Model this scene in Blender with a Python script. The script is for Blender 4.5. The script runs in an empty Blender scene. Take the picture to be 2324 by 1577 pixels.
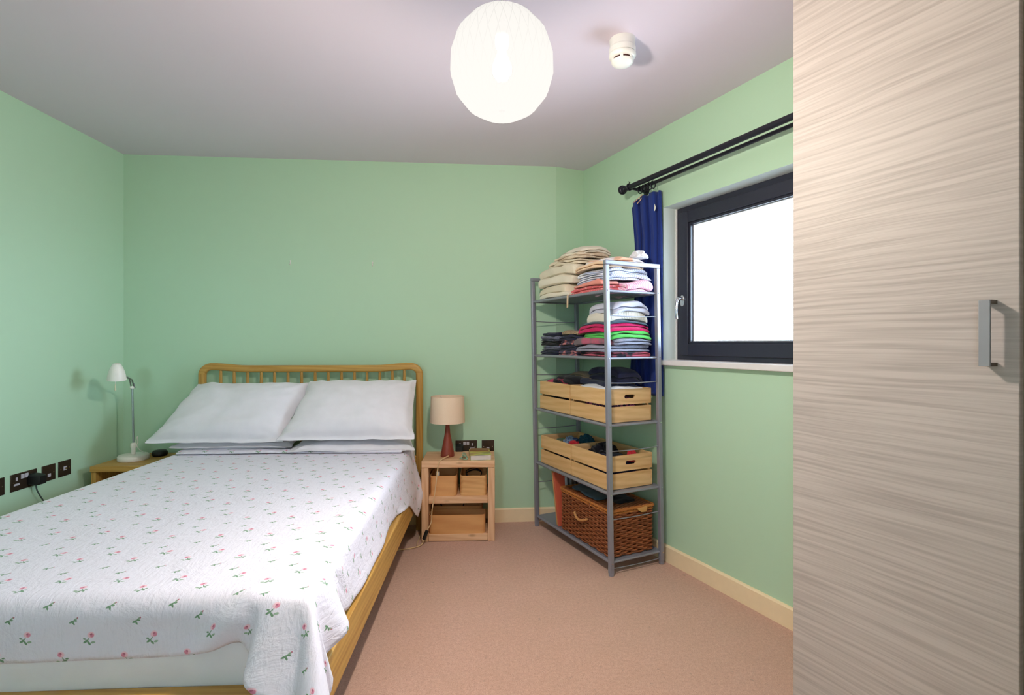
import bpy, bmesh, math, random
import numpy as np
from mathutils import Vector, Matrix, noise, Euler

# ------------------------------------------------------------------ scene, camera, light
C = bpy.context.scene.collection
SC = bpy.context.scene
PI = math.pi
random.seed(7)

cam_data = bpy.data.cameras.new('camera')
cam = bpy.data.objects.new('camera', cam_data)
C.objects.link(cam)
cam_data.sensor_fit = 'HORIZONTAL'
cam_data.sensor_width = 36.0
cam_data.lens = 36.0 * 1150 / 2324
cam_data.shift_y = -8.5 / 2324
cam_data.clip_start = 0.02
cam.location = (0, 0, 1.227)
cam.rotation_euler = (PI / 2, 0, -math.radians(2.7))
SC.camera = cam

SC.view_settings.view_transform = 'Standard'
SC.view_settings.look = 'None'
SC.view_settings.gamma = 1.0
SC.view_settings.use_curve_mapping = False
SC.view_settings.exposure = 0.42

world = bpy.data.worlds.new('overcast_sky')
SC.world = world
world.use_nodes = True
bg = world.node_tree.nodes['Background']
bg.inputs['Color'].default_value = (0.62, 0.82, 1.0, 1)
bg.inputs['Strength'].default_value = 22.5
wt = world.node_tree
w_tc = wt.nodes.new('ShaderNodeTexCoord'); w_sp = wt.nodes.new('ShaderNodeSeparateXYZ'); w_mr = wt.nodes.new('ShaderNodeMapRange')
w_mx = wt.nodes.new('ShaderNodeMix'); w_mx.data_type = 'RGBA'
wt.links.new(w_tc.outputs['Generated'], w_sp.inputs[0]); wt.links.new(w_sp.outputs[2], w_mr.inputs['Value'])
w_mr.inputs['From Min'].default_value = -0.12; w_mr.inputs['From Max'].default_value = 0.02
wt.links.new(w_mr.outputs[0], w_mx.inputs[0])
w_mx.inputs[6].default_value = (0.27, 0.34, 0.40, 1)      # ground and buildings below the horizon
w_mx.inputs[7].default_value = (0.62, 0.82, 1.0, 1)       # overcast sky
wt.links.new(w_mx.outputs[2], bg.inputs['Color'])

# frame of the angled window wall: local x points at the wall, local y runs along it
A = math.radians(23.1)
CA, SA = math.cos(A), math.sin(A)
def W(o, s, z=0.0):
    return Vector((o * CA - s * SA, o * SA + s * CA, z))
WALL_O = 2.035
H = 2.46

# sky portal in the window opening (guides daylight sampling, emits nothing itself)
pl = bpy.data.lights.new('window_portal', 'AREA')
pl.shape = 'RECTANGLE'; pl.size = 1.14; pl.size_y = 0.86
pl.cycles.is_portal = True
po = bpy.data.objects.new('window_portal', pl)
C.objects.link(po)
po.location = W(2.24, 1.65, 1.57)
po.rotation_euler = (PI / 2, 0, A + PI / 2)

# added window for fill light, unseen in the wall behind the camera
W2X0, W2X1, W2Z0, W2Z1 = -1.10, -0.55, 1.20, 1.85
pl2 = bpy.data.lights.new('window_portal', 'AREA')
pl2.shape = 'RECTANGLE'; pl2.size = W2X1 - W2X0; pl2.size_y = W2Z1 - W2Z0
pl2.cycles.is_portal = True
po2 = bpy.data.objects.new('window_portal', pl2)
C.objects.link(po2)
po2.location = ((W2X0 + W2X1) / 2, -1.46, (W2Z0 + W2Z1) / 2)
po2.rotation_euler = (PI / 2, 0, PI)

# bulb of the pendant lamp
bl = bpy.data.lights.new('pendant_bulb_light', 'POINT')
bl.energy = 560; bl.color = (1.0, 0.89, 0.77); bl.shadow_soft_size = 0.05
PEND = Vector((0.040, 1.47, 2.036))

# ------------------------------------------------------------------ materials
MATS = {}
def lin(c):
    return tuple(((x / 12.92) if x <= 0.04045 else ((x + 0.055) / 1.055) ** 2.4) for x in c)
def rgb(r, g, b):
    return lin((r / 255, g / 255, b / 255)) + (1.0,)

class NT:
    """small helper around a node tree"""
    def __init__(s, name):
        s.m = bpy.data.materials.new(name); s.m.use_nodes = True
        s.t = s.m.node_tree; s.t.nodes.clear()
        s.out = s.n('ShaderNodeOutputMaterial')
        s.p = s.n('ShaderNodeBsdfPrincipled')
        s.l(s.p.outputs[0], s.out.inputs[0])
    def n(s, typ, **k):
        nd = s.t.nodes.new(typ)
        for a, v in k.items(): setattr(nd, a, v)
        return nd
    def l(s, a, b): s.t.links.new(a, b)
    def obj(s, scale=(1, 1, 1), uv=False, rot=(0, 0, 0)):
        tc = s.n('ShaderNodeTexCoord'); mp = s.n('ShaderNodeMapping')
        mp.inputs['Scale'].default_value = scale
        mp.inputs['Rotation'].default_value = rot
        s.l(tc.outputs['UV' if uv else 'Object'], mp.inputs['Vector'])
        return mp.outputs[0]
    def noise(s, vec, scale=5, detail=4, rough=0.5, dist=0):
        nd = s.n('ShaderNodeTexNoise')
        nd.inputs['Scale'].default_value = scale; nd.inputs['Detail'].default_value = detail
        nd.inputs['Roughness'].default_value = rough; nd.inputs['Distortion'].default_value = dist
        s.l(vec, nd.inputs['Vector'])
        return nd.outputs['Fac']
    def ramp(s, fac, stops):
        r = s.n('ShaderNodeValToRGB'); e = r.color_ramp.elements
        e[0].position, e[0].color = stops[0]
        e[1].position, e[1].color = stops[-1]
        for p, c in stops[1:-1]:
            x = e.new(p); x.color = c
        s.l(fac, r.inputs[0])
        return r.outputs[0]
    def mix(s, fac, a, b, mode='MIX'):
        m = s.n('ShaderNodeMix', data_type='RGBA', blend_type=mode)
        for sock, v in ((m.inputs[0], fac), (m.inputs[6], a), (m.inputs[7], b)):
            if hasattr(v, 'is_linked'): s.l(v, sock)
            else: sock.default_value = v
        return m.outputs[2]
    def math(s, op, a, b=None, c=None):
        m = s.n('ShaderNodeMath', operation=op)
        for i, v in enumerate((a, b, c)):
            if v is None: continue
            if hasattr(v, 'is_linked'): s.l(v, m.inputs[i])
            else: m.inputs[i].default_value = v
        return m.outputs[0]
    def bump(s, h, strength=0.3, dist=0.002, normal=None):
        b = s.n('ShaderNodeBump')
        b.inputs['Strength'].default_value = strength; b.inputs['Distance'].default_value = dist
        s.l(h, b.inputs['Height'])
        if normal is not None: s.l(normal, b.inputs['Normal'])
        s.l(b.outputs[0], s.p.inputs['Normal'])
        return b.outputs[0]
    def col(s, c):
        if hasattr(c, 'is_linked'): s.l(c, s.p.inputs['Base Color'])
        else: s.p.inputs['Base Color'].default_value = c
    def set(s, rough=0.5, metal=0.0, spec=0.5):
        s.p.inputs['Roughness'].default_value = rough
        s.p.inputs['Metallic'].default_value = metal
        s.p.inputs['Specular IOR Level'].default_value = spec

def plain(name, c, rough=0.5, metal=0.0, spec=0.5, var=0.04):
    if name in MATS: return MATS[name]
    t = NT(name); v = t.obj()
    f = t.noise(v, 30, 3)
    a = tuple(x * (1 - var) for x in c[:3]) + (1,); b = tuple(min(1, x * (1 + var)) for x in c[:3]) + (1,)
    t.col(t.mix(f, a, b)); t.set(rough, metal, spec)
    MATS[name] = t.m
    return t.m

def paint(name, c, rough=0.75):
    t = NT(name); v = t.obj()
    f = t.noise(v, 1.3, 3)
    a = tuple(x * 0.975 for x in c[:3]) + (1,)
    t.col(t.mix(f, a, c)); t.set(rough, 0, 0.3)
    t.bump(t.noise(v, 180, 2), 0.06, 0.001)
    MATS[name] = t.m
    return t.m

def wood(name, light, dark, axis=0, scale=1.0, rough=0.45, knots=False, ring=14, wave=0.12):
    """grain runs along the given object axis"""
    t = NT(name)
    sc = [ring * 2.2 * scale] * 3; sc[axis] = 1.6 * scale
    v = t.obj(tuple(sc))
    f1 = t.noise(v, 1.0, 4, 0.6, 0.6)
    sc2 = [160 * scale] * 3; sc2[axis] = 5 * scale
    f2 = t.noise(t.obj(tuple(sc2)), 1.0, 2)
    w = t.n('ShaderNodeTexWave', wave_type='BANDS', bands_direction='DIAGONAL')
    w.inputs['Scale'].default_value = 0.9; w.inputs['Distortion'].default_value = 4
    w.inputs['Detail'].default_value = 2
    t.l(v, w.inputs['Vector'])
    g = t.math('ADD', t.math('MULTIPLY', f1, 0.6), t.math('MULTIPLY', w.outputs['Fac'], wave))
    c = t.ramp(g, [(0.20, dark), (0.46, light)])
    c = t.mix(t.math('MULTIPLY', f2, 0.42), c, dark)
    if knots:
        vo = t.n('ShaderNodeTexVoronoi'); sck = [9 * scale] * 3; sck[axis] = 3.5 * scale
        t.l(t.obj(tuple(sck)), vo.inputs['Vector']); vo.inputs['Scale'].default_value = 1
        k = t.ramp(vo.outputs['Distance'], [(0.05, (1, 1, 1, 1)), (0.13, (0, 0, 0, 1))])
        c = t.mix(t.math('MULTIPLY', k, 0.55), c, tuple(x * 0.45 for x in dark[:3]) + (1,))
    t.col(c); t.set(rough, 0, 0.4)
    t.bump(f2, 0.12, 0.0006)
    MATS[name] = t.m
    return t.m

def fabric(name, c, c2=None, kind='plain', scale=60, rough=0.95, weave=900, bump=0.35, rot=(0, 0, 0)):
    if name in MATS: return MATS[name]
    t = NT(name); v = t.obj()
    soft = t.noise(v, 14, 4)
    base = t.mix(soft, tuple(x * 0.88 for x in c[:3]) + (1,), c)
    h = t.noise(v, weave, 2)
    hs = t.noise(v, 34, 5, 0.6)
    dist = 0.0016
    if c2 is not None:
        if kind == 'marl':
            f = t.ramp(t.noise(v, 260, 3, 0.7), [(0.40, (0, 0, 0, 1)), (0.62, (1, 1, 1, 1))])
            base = t.mix(f, base, c2)
        elif kind == 'patch':
            f = t.ramp(t.noise(v, scale, 3, 0.5, 1.0), [(0.48, (0, 0, 0, 1)), (0.54, (1, 1, 1, 1))])
            base = t.mix(f, base, c2)
        elif kind in ('stripes', 'check'):
            w = t.n('ShaderNodeTexWave', wave_type='BANDS', bands_direction='Y')
            w.inputs['Scale'].default_value = scale; w.inputs['Distortion'].default_value = 1.2
            w.inputs['Detail Scale'].default_value = 0.3
            t.l(t.obj(rot=rot), w.inputs['Vector'])
            f = t.ramp(w.outputs['Fac'], [(0.60, (0, 0, 0, 1)), (0.72, (1, 1, 1, 1))])
            base = t.mix(f, base, c2)
            if kind == 'check':
                w2 = t.n('ShaderNodeTexWave', wave_type='BANDS', bands_direction='X')
                w2.inputs['Scale'].default_value = scale; w2.inputs['Distortion'].default_value = 1.0
                t.l(v, w2.inputs['Vector'])
                base = t.mix(t.math('MULTIPLY', w2.outputs['Fac'], 0.5), base, c2)
        elif kind == 'dots':
            vo = t.n('ShaderNodeTexVoronoi'); vo.inputs['Scale'].default_value = scale
            t.l(v, vo.inputs['Vector'])
            f = t.ramp(vo.outputs['Distance'], [(0.22, (1, 1, 1, 1)), (0.30, (0, 0, 0, 1))])
            base = t.mix(f, base, c2)
    if kind == 'knit':
        w = t.n('ShaderNodeTexWave', wave_type='BANDS', bands_direction='Y')
        w.inputs['Scale'].default_value = scale; w.inputs['Distortion'].default_value = 2.5
        w.inputs['Detail Scale'].default_value = 2
        t.l(v, w.inputs['Vector'])
        hs = t.math('ADD', hs, w.outputs['Fac']); dist = 0.005
    t.col(base); t.set(rough, 0, 0.15)
    t.p.inputs['Sheen Weight'].default_value = 0.15
    t.bump(t.math('ADD', t.math('MULTIPLY', h, 0.3), hs), bump, dist)
    MATS[name] = t.m
    return t.m

# ------------------------------------------------------------------ object helpers
def link(o, parent=None):
    C.objects.link(o)
    if parent is not None: o.parent = parent
    return o
def thing(name, label, cat, loc=(0, 0, 0), rz=0.0, group=None, rot=None):
    o = bpy.data.objects.new(name, None)
    o.empty_display_size = 0.05
    link(o); o.location = loc
    o.rotation_euler = rot if rot else (0, 0, rz)
    o['label'] = label; o['category'] = cat
    if group: o['group'] = group
    return o
def tag(o, label, cat, group=None):
    o['label'] = label; o['category'] = cat
    if group: o['group'] = group
    return o

class MB:
    def __init__(s): s.v = []; s.f = []
    def add(s, vs, fs):
        b = len(s.v); s.v += [tuple(v) for v in vs]; s.f += [tuple(i + b for i in f) for f in fs]
        return s
    def box(s, x0, x1, y0, y1, z0, z1, m=None):
        vs = [Vector((x, y, z)) for z in (z0, z1) for y in (y0, y1) for x in (x0, x1)]
        if m: vs = [m @ v for v in vs]
        return s.add(vs, [(0, 2, 3, 1), (4, 5, 7, 6), (0, 1, 5, 4), (2, 6, 7, 3), (0, 4, 6, 2), (1, 3, 7, 5)])
    def tube(s, pts, r, n=10, cap=True, closed=False):
        pts = [Vector(p) for p in pts]; N = len(pts)
        rr = r if isinstance(r, (list, tuple)) else [r] * N
        vs = []; prev = None
        for i, p in enumerate(pts):
            if closed: d = pts[(i + 1) % N] - pts[i - 1]
            else: d = pts[min(i + 1, N - 1)] - pts[max(i - 1, 0)]
            d.normalize()
            if prev is None:
                a = Vector((0, 0, 1)) if abs(d.z) < 0.9 else Vector((1, 0, 0))
                u = d.cross(a).normalized()
            else:
                u = (prev - d * prev.dot(d)).normalized()
            prev = u; w = d.cross(u)
            for k in range(n):
                a = 2 * PI * k / n
                vs.append(p + (u * math.cos(a) + w * math.sin(a)) * rr[i])
        fs = []
        for i in range(N if closed else N - 1):
            j = (i + 1) % N
            for k in range(n):
                k2 = (k + 1) % n
                fs.append((i * n + k, i * n + k2, j * n + k2, j * n + k))
        if cap and not closed:
            fs.append(tuple(range(n - 1, -1, -1))); fs.append(tuple((N - 1) * n + k for k in range(n)))
        return s.add(vs, fs)
    def lathe(s, prof, n=32, m=None, cap=True):
        """prof: list of (r, z)"""
        vs = []
        for r, z in prof:
            for k in range(n):
                a = 2 * PI * k / n
                vs.append(Vector((r * math.cos(a), r * math.sin(a), z)))
        if m: vs = [m @ v for v in vs]
        fs = []
        for i in range(len(prof) - 1):
            for k in range(n):
                k2 = (k + 1) % n
                fs.append((i * n + k, i * n + k2, (i + 1) * n + k2, (i + 1) * n + k))
        if cap:
            fs.append(tuple(range(n - 1, -1, -1)))
            fs.append(tuple((len(prof) - 1) * n + k for k in range(n)))
        return s.add(vs, fs)
    def prism(s, poly, z0, z1, m=None):
        n = len(poly)
        vs = [Vector((x, y, z)) for z in (z0, z1) for x, y in poly]
        if m: vs = [m @ v for v in vs]
        fs = [tuple(range(n - 1, -1, -1)), tuple(range(n, 2 * n))]
        fs += [(i, (i + 1) % n, n + (i + 1) % n, n + i) for i in range(n)]
        return s.add(vs, fs)
    def build(s, name, mat, parent=None, loc=(0, 0, 0), rot=(0, 0, 0), bevel=0, smooth=False, seg=2, sub=0, fix=True):
        me = bpy.data.meshes.new(name)
        me.from_pydata([tuple(v) for v in s.v], [], s.f); me.update()
        if fix:
            bm = bmesh.new(); bm.from_mesh(me)
            bmesh.ops.recalc_face_normals(bm, faces=bm.faces)
            bm.to_mesh(me); bm.free()
        o = bpy.data.objects.new(name, me); link(o, parent)
        o.location = loc; o.rotation_euler = rot
        if mat is not None: me.materials.append(mat)
        if smooth:
            for p in me.polygons: p.use_smooth = True
        if bevel:
            b = o.modifiers.new('bevel', 'BEVEL'); b.width = bevel; b.segments = seg
            b.limit_method = 'ANGLE'; b.angle_limit = math.radians(40)
            for p in me.polygons: p.use_smooth = True
            me.set_sharp_from_angle(angle=math.radians(50))
        elif smooth:
            me.set_sharp_from_angle(angle=math.radians(50))
        if sub:
            m = o.modifiers.new('sub', 'SUBSURF'); m.levels = sub; m.render_levels = sub
        return o

def boxo(name, x0, x1, y0, y1, z0, z1, mat, parent=None, bevel=0.002, **k):
    """box whose origin sits at its own centre"""
    cx, cy, cz = (x0 + x1) / 2, (y0 + y1) / 2, (z0 + z1) / 2
    return MB().box(x0 - cx, x1 - cx, y0 - cy, y1 - cy, z0 - cz, z1 - cz).build(name, mat, parent, (cx, cy, cz), bevel=bevel, **k)

def struct(o):
    o['kind'] = 'structure'
    return o

def rounded_rect(w, d, r, n=6):
    pts = []
    for cx, cy, a0 in ((w / 2 - r, d / 2 - r, 0), (-w / 2 + r, d / 2 - r, 90), (-w / 2 + r, -d / 2 + r, 180), (w / 2 - r, -d / 2 + r, 270)):
        for k in range(n + 1):
            a = math.radians(a0 + 90 * k / n)
            pts.append((cx + r * math.cos(a), cy + r * math.sin(a)))
    return pts

def spline(pts, n=8):
    """Catmull-Rom through points"""
    P = [Vector(p) for p in pts]; P = [P[0] * 2 - P[1]] + P + [P[-1] * 2 - P[-2]]
    out = []
    for i in range(1, len(P) - 2):
        a, b, c, d = P[i - 1:i + 3]
        for k in range(n):
            t = k / n
            out.append(0.5 * ((2 * b) + (c - a) * t + (2 * a - 5 * b + 4 * c - d) * t * t + (3 * b - a - 3 * c + d) * t ** 3))
    out.append(P[-2])
    return out

# ------------------------------------------------------------------ room shell
GREEN = rgb(191, 223, 193)
m_wall = paint('green_wall_paint', GREEN)
m_ceil = paint('white_ceiling_paint', rgb(224, 212, 226))
m_skirt = plain('cream_skirting_gloss', rgb(250, 228, 190), 0.35)
m_reveal = m_wall

t = NT('pink_brown_carpet'); v = t.obj()
c = t.ramp(t.noise(v, 260, 3, 0.7), [(0.30, rgb(196, 140, 118)), (0.48, rgb(240, 192, 168)), (0.72, rgb(250, 218, 200))])
c = t.mix(t.math('MULTIPLY', t.ramp(t.noise(v, 70, 4, 0.7), [(0.38, (1, 1, 1, 1)), (0.6, (0, 0, 0, 1))]), 0.40), c, rgb(206, 152, 128))
c = t.mix(t.math('MULTIPLY', t.ramp(t.noise(v, 5, 4), [(0.35, (0, 0, 0, 1)), (0.75, (1, 1, 1, 1))]), 0.28), c, rgb(214, 172, 142))
spots = t.ramp(t.noise(v, 38, 3, 0.6), [(0.66, (0, 0, 0, 1)), (0.76, (1, 1, 1, 1))])
c = t.mix(t.math('MULTIPLY', spots, 0.35), c, rgb(112, 72, 58))
t.col(c); t.set(0.98, 0, 0.1); t.p.inputs['Sheen Weight'].default_value = 0.25
t.bump(t.noise(v, 420, 3, 0.7), 0.9, 0.006)
m_carpet = t.m

LW = -2.37; BY0 = 3.413; BX1, BY1 = 0.473, 3.509
pier = W(1.812, 3.042)
corner = W(WALL_O, 3.035)
NEAR = -1.25
rnear_s = -2.2
rn = W(WALL_O, rnear_s)
def slab_wall(name, p, q, z0, z1, th, mat, side):
    """vertical slab from p to q, thickened to the given side"""
    p = Vector((p[0], p[1], 0)); q = Vector((q[0], q[1], 0))
    d = (q - p).normalized(); n = Vector((-d.y, d.x, 0)) * side * th
    return struct(MB().prism([(p.x, p.y), (q.x, q.y), (q.x + n.x, q.y + n.y), (p.x + n.x, p.y + n.y)], z0, z1).build(name, mat))
fl = MB().prism([(LW - .12, NEAR - .12), (3.4, NEAR - .12), (3.4, 2), (2, 4.2), (LW - .12, 4.2)], -0.06, 0).build('floor', m_carpet); struct(fl)
ce = MB().prism([(LW - .12, NEAR - .12), (3.4, NEAR - .12), (3.4, 2), (2, 4.2), (LW - .12, 4.2)], H, H + 0.08).build('ceiling', m_ceil); struct(ce)
slab_wall('wall_left', (LW, NEAR - .1), (LW, BY0 + .1), 0, H, 0.1, m_wall, 1)
slab_wall('wall_back', (LW - .1, BY0 - .0034), (pier.x, pier.y), 0, H, 0.1, m_wall, 1)
slab_wall('wall_corner', (pier.x, pier.y), (corner.x + .09, corner.y + .038), 0, H, 0.1, m_wall, 1)
nb = MB()
for xa, xb, za, zb in ((LW - .1, W2X0, 0, H), (W2X1, 3.2, 0, H), (W2X0, W2X1, 0, W2Z0), (W2X0, W2X1, W2Z1, H)):
    nb.box(xa, xb, NEAR - 0.16, NEAR, za, zb)
struct(nb.build('wall_near', m_wall))

# window wall with its opening (local o = across, s = along)
WS0, WS1, WZ0, WZ1 = 1.07, 2.226, 1.135, 2.003
REV = 0.10; TH = 0.26
mb = MB()
for s0, s1, z0, z1 in ((rnear_s, WS0, 0, H), (WS1, 3.135, 0, H), (WS0, WS1, 0, WZ0), (WS0, WS1, WZ1, H)):
    mb.box(WALL_O, WALL_O + TH, s0, s1, z0, z1)
wrt = struct(mb.build('wall_right', m_wall, rot=(0, 0, A)))
wrt.data.materials.append(paint('skylight_tinted_reveal', rgb(222, 234, 230)))  # wall paint paled on the reveals, sky light put into the colour
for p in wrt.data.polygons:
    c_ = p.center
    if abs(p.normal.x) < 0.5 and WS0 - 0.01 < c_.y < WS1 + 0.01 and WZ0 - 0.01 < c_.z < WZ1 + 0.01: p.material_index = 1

# skirting
def skirt(name, p, q, inner):
    p = Vector((p[0], p[1], 0)); q = Vector((q[0], q[1], 0)); d = (q - p).normalized()
    n = Vector((-d.y, d.x, 0)) * inner
    pr = [(0, 0), (0.015, 0), (0.015, 0.086), (0.010, 0.093), (0, 0.094)]
    vs = [p + n * a + Vector((0, 0, b)) for a, b in pr] + [q + n * a + Vector((0, 0, b)) for a, b in pr]
    k = len(pr)
    fs = [tuple(range(k)), tuple(range(2 * k - 1, k - 1, -1))] + [(i, (i + 1) % k, k + (i + 1) % k, k + i) for i in range(k)]
    return struct(MB().add(vs, fs).build(name, m_skirt))
skirt('baseboard_back', (LW, BY0), (pier.x, pier.y), -1)
skirt('baseboard_corner', (pier.x, pier.y), (corner.x, corner.y), -1)
skirt('baseboard_right', W(WALL_O, 1.0), (corner.x, corner.y), 1)
skirt('baseboard_left', (LW, NEAR), (LW, BY0), -1)

# ------------------------------------------------------------------ window
m_anth = plain('anthracite_window_frame', rgb(44, 46, 60), 0.38, 0, 0.5)
m_whitegloss = plain('white_gloss', rgb(236, 232, 232), 0.3)
m_chrome = plain('brushed_chrome', rgb(215, 215, 218), 0.25, 1.0)
m_alu = plain('aluminium_strip', rgb(205, 206, 214), 0.4, 0.3)
t = NT('window_glass'); t.t.nodes.remove(t.p)
tr = t.n('ShaderNodeBsdfTransparent'); gl = t.n('ShaderNodeBsdfGlossy'); gl.inputs['Roughness'].default_value = 0.02
mx = t.n('ShaderNodeMixShader'); fr = t.n('ShaderNodeFresnel'); fr.inputs[0].default_value = 1.35
t.l(fr.outputs[0], mx.inputs[0]); t.l(tr.outputs[0], mx.inputs[1]); t.l(gl.outputs[0], mx.inputs[2]); t.l(mx.outputs[0], t.out.inputs[0])
m_glass = t.m

win = bpy.data.objects.new('window_1', None); link(win); win['kind'] = 'structure'
win.location = W(WALL_O + REV, WS0, WZ0); win.rotation_euler = (0, 0, A)
WL, WHt = WS1 - WS0, WZ1 - WZ0
def frame_ring(x0, x1, a0, a1, z0, z1, w):
    m = MB()
    m.box(x0, x1, a0, a0 + w, z0, z1); m.box(x0, x1, a1 - w, a1, z0, z1)
    m.box(x0, x1, a0 + w, a1 - w, z0, z0 + w); m.box(x0, x1, a0 + w, a1 - w, z1 - w, z1)
    return m
frame_ring(0.0, 0.09, 0, WL, 0, WHt, 0.045).build('frame', m_anth, win, bevel=0.002)
frame_ring(-0.012, 0.05, 0.030, WL - 0.030, 0.026, WHt - 0.030, 0.066).build('sash', m_anth, win, bevel=0.004)
frame_ring(-0.002, 0.045, 0.096, WL - 0.096, 0.092, WHt - 0.096, 0.012).build('glazing_bead', m_anth, win, bevel=0.002)
frame_ring(0.018, 0.036, 0.107, WL - 0.107, 0.103, WHt - 0.107, 0.006).build('spacer_strip', m_alu, win)
boxo('pane', 0.020, 0.026, 0.107, WL - 0.107, 0.103, WHt - 0.107, m_glass, win, bevel=0)
# lever handle on the far stile
hd = MB(); hy = WL - 0.062; hz = 0.335
hd.prism([(hy + 0.013 * math.cos(2*PI*k/20) , hz + (0.018 if math.sin(2*PI*k/20) > 0 else -0.018) + 0.013 * math.sin(2*PI*k/20)) for k in range(20)], -0.008, 0.0,
         Matrix(((0, 0, 1, -0.012), (1, 0, 0, 0), (0, 1, 0, 0), (0, 0, 0, 1))))
hb = hd.build('handle_plate', m_chrome, win, bevel=0.001)
lv = MB().tube([(-0.018, hy, hz + 0.012), (-0.040, hy, hz + 0.012), (-0.050, hy, hz + 0.011), (-0.056, hy - 0.001, hz + 0.002)] + [(-0.058 - 0.006 * math.sin(k / 6 * PI), hy, hz - 0.008 - k * 0.016) for k in range(7)], [0.010, 0.010, 0.010, 0.009] + [0.0075] * 7, 12)
lv.build('handle_lever', m_chrome, win, smooth=True)
# added fill-light window (unseen, behind the camera)
fill_win = bpy.data.objects.new('added_fill_window', None); link(fill_win); fill_win['kind'] = 'structure'
fill_win.location = (W2X0, NEAR - 0.10, W2Z0); fill_win.rotation_euler = (0, 0, -PI / 2)
frame_ring(0.0, 0.05, 0, W2X1 - W2X0, 0, W2Z1 - W2Z0, 0.05).build('frame', m_anth, fill_win, bevel=0.002)
boxo('pane', 0.020, 0.026, 0.05, W2X1 - W2X0 - 0.05, 0.05, W2Z1 - W2Z0 - 0.05, m_glass, fill_win, bevel=0)
# sill board
sl = struct(MB().box(-0.135, 0.05, -0.03, WL + 0.035, -0.030, 0.0).build('trim_1', m_whitegloss, None, W(WALL_O + REV, WS0, WZ0 + 0.001), (0, 0, A), bevel=0.004))
# white reveal bead beside frame
struct(MB().box(-0.008, 0.0, WL - 0.006, WL, 0, WHt).build('trim_2', m_whitegloss, None, W(WALL_O + REV, WS0, WZ0), (0, 0, A)))
# ------------------------------------------------------------------ bed frame
m_oak = wood('oiled_oak', rgb(210, 166, 88), rgb(170, 122, 54), 0, 1.0, 0.42)
m_oak_y = wood('oiled_oak_lengthwise', rgb(210, 166, 88), rgb(170, 122, 54), 1, 1.0, 0.42)
m_oak_z = wood('oiled_oak_upright', rgb(210, 166, 88), rgb(170, 122, 54), 2, 1.0, 0.42)

def sweep_xz(mb, pts, hw, hd, y=0.0):
    """rounded-rectangle section swept along a path in the xz plane; hw in-plane half width, hd half depth"""
    sec = rounded_rect(2 * hw, 2 * hd, min(hw, hd) * 0.75, 4)
    N = len(pts); k = len(sec); vs = []
    for i, (x, z) in enumerate(pts):
        a = pts[max(i - 1, 0)]; b = pts[min(i + 1, N - 1)]
        d = Vector((b[0] - a[0], b[1] - a[1])).normalized(); n = Vector((-d.y, d.x))
        for u, w in sec: vs.append(Vector((x + n.x * u, y + w, z + n.y * u)))
    fs = [(i * k + j, i * k + (j + 1) % k, (i + 1) * k + (j + 1) % k, (i + 1) * k + j) for i in range(N - 1) for j in range(k)]
    fs += [tuple(range(k)), tuple(range((N - 1) * k, N * k))]
    return mb.add(vs, fs)

BXL, BXR = -1.872, -0.440
bed = thing('bed_frame', 'oak double bed frame with a spindle headboard against the green back wall', 'bed', ((BXL + BXR) / 2, 2.35, 0))
ox, oy = (BXL + BXR) / 2, 2.35
HY = 3.372
xl, xr = -1.848 - ox, -0.452 - ox
path = [(xl, 0.0), (xl, 0.5), (xl, 0.95)]
for k in range(1, 8):
    a = PI - k * PI / 16
    path.append((xl + 0.055 + 0.055 * math.cos(a), 1.022 + 0.055 * math.sin(a)))
n = 40
for i in range(n + 1):
    u = i / n; x = xl + 0.055 + (xr - xl - 0.11) * u
    e = min(u, 1 - u) * (xr - xl)
    z = 1.064 + 0.015 * (0.5 + 0.5 * math.cos(min(e / 0.26, 1.0) * PI))
    path.append((x, z))
for k in range(7, 0, -1):
    a = k * PI / 16
    path.append((xr - 0.055 + 0.055 * math.cos(a), 1.022 + 0.055 * math.sin(a)))
path += [(xr, 0.95), (xr, 0.5), (xr, 0.0)]
hbm = MB(); sweep_xz(hbm, path, 0.023, 0.017, HY - oy)
hf = hbm.build('headboard_frame', m_oak, bed, smooth=True)
hf.data.materials.append(m_oak_z)
for p in hf.data.polygons:
    if p.center.z < 1.03: p.material_index = 1
MB().box(xl, xr, HY - oy - 0.012, HY - oy + 0.012, 0.42, 0.49).build('headboard_lower_rail', m_oak, bed, bevel=0.005)
xs = [-1.738 + (1.738 - 0.535) * i / 14 for i in range(15)]
spd = [-1.732, -1.647, -1.561, -1.475, -1.390, -1.304, -1.217, -1.130, -1.045, -0.960, -0.876, -0.795, -0.712, -0.630, -0.552]
for x in spd:
    e = min(x - BXL, BXR - x)
    top = 1.048 + 0.015 * (0.5 + 0.5 * math.cos(min(max(e - 0.055, 0) / 0.26, 1.0) * PI))
    sp = MB().lathe([(0.0085, 0.0), (0.0125, 0.22), (0.0128, 0.34), (0.0085, top - 0.485)], 12)
    sp.build('spindle', m_oak_z, bed, (x - ox, HY - oy, 0.485), smooth=True)
for sx in (BXR - 0.016, BXL + 0.016):
    MB().box(-0.016, 0.016, -1.02, 1.0, -0.0675, 0.0675).build('side_rail', m_oak_y, bed, (sx - ox, 0, 0.2875), bevel=0.004)
MB().box(BXL - ox + 0.004, BXR - ox - 0.004, -0.028, 0.028, -0.0675, 0.0675).build('foot_rail', m_oak, bed, (0, 1.302 - oy, 0.2875), bevel=0.004)
for sx in (BXL + 0.05, BXR - 0.05):
    MB().box(-0.03, 0.03, -0.03, 0.03, 0, 0.225).build('leg', m_oak_z, bed, (sx - ox, 1.36 - oy, 0), bevel=0.004)
sl_m = plain('pale_slat_wood', rgb(196, 160, 110), 0.6)
for k in range(11):
    MB().box(BXL + 0.03 - ox, BXR - 0.03 - ox, -0.04, 0.04, -0.009, 0.009).build('slat', sl_m, bed, (0, 1.42 + 0.185 * k - oy, 0.300), bevel=0.003)

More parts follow.
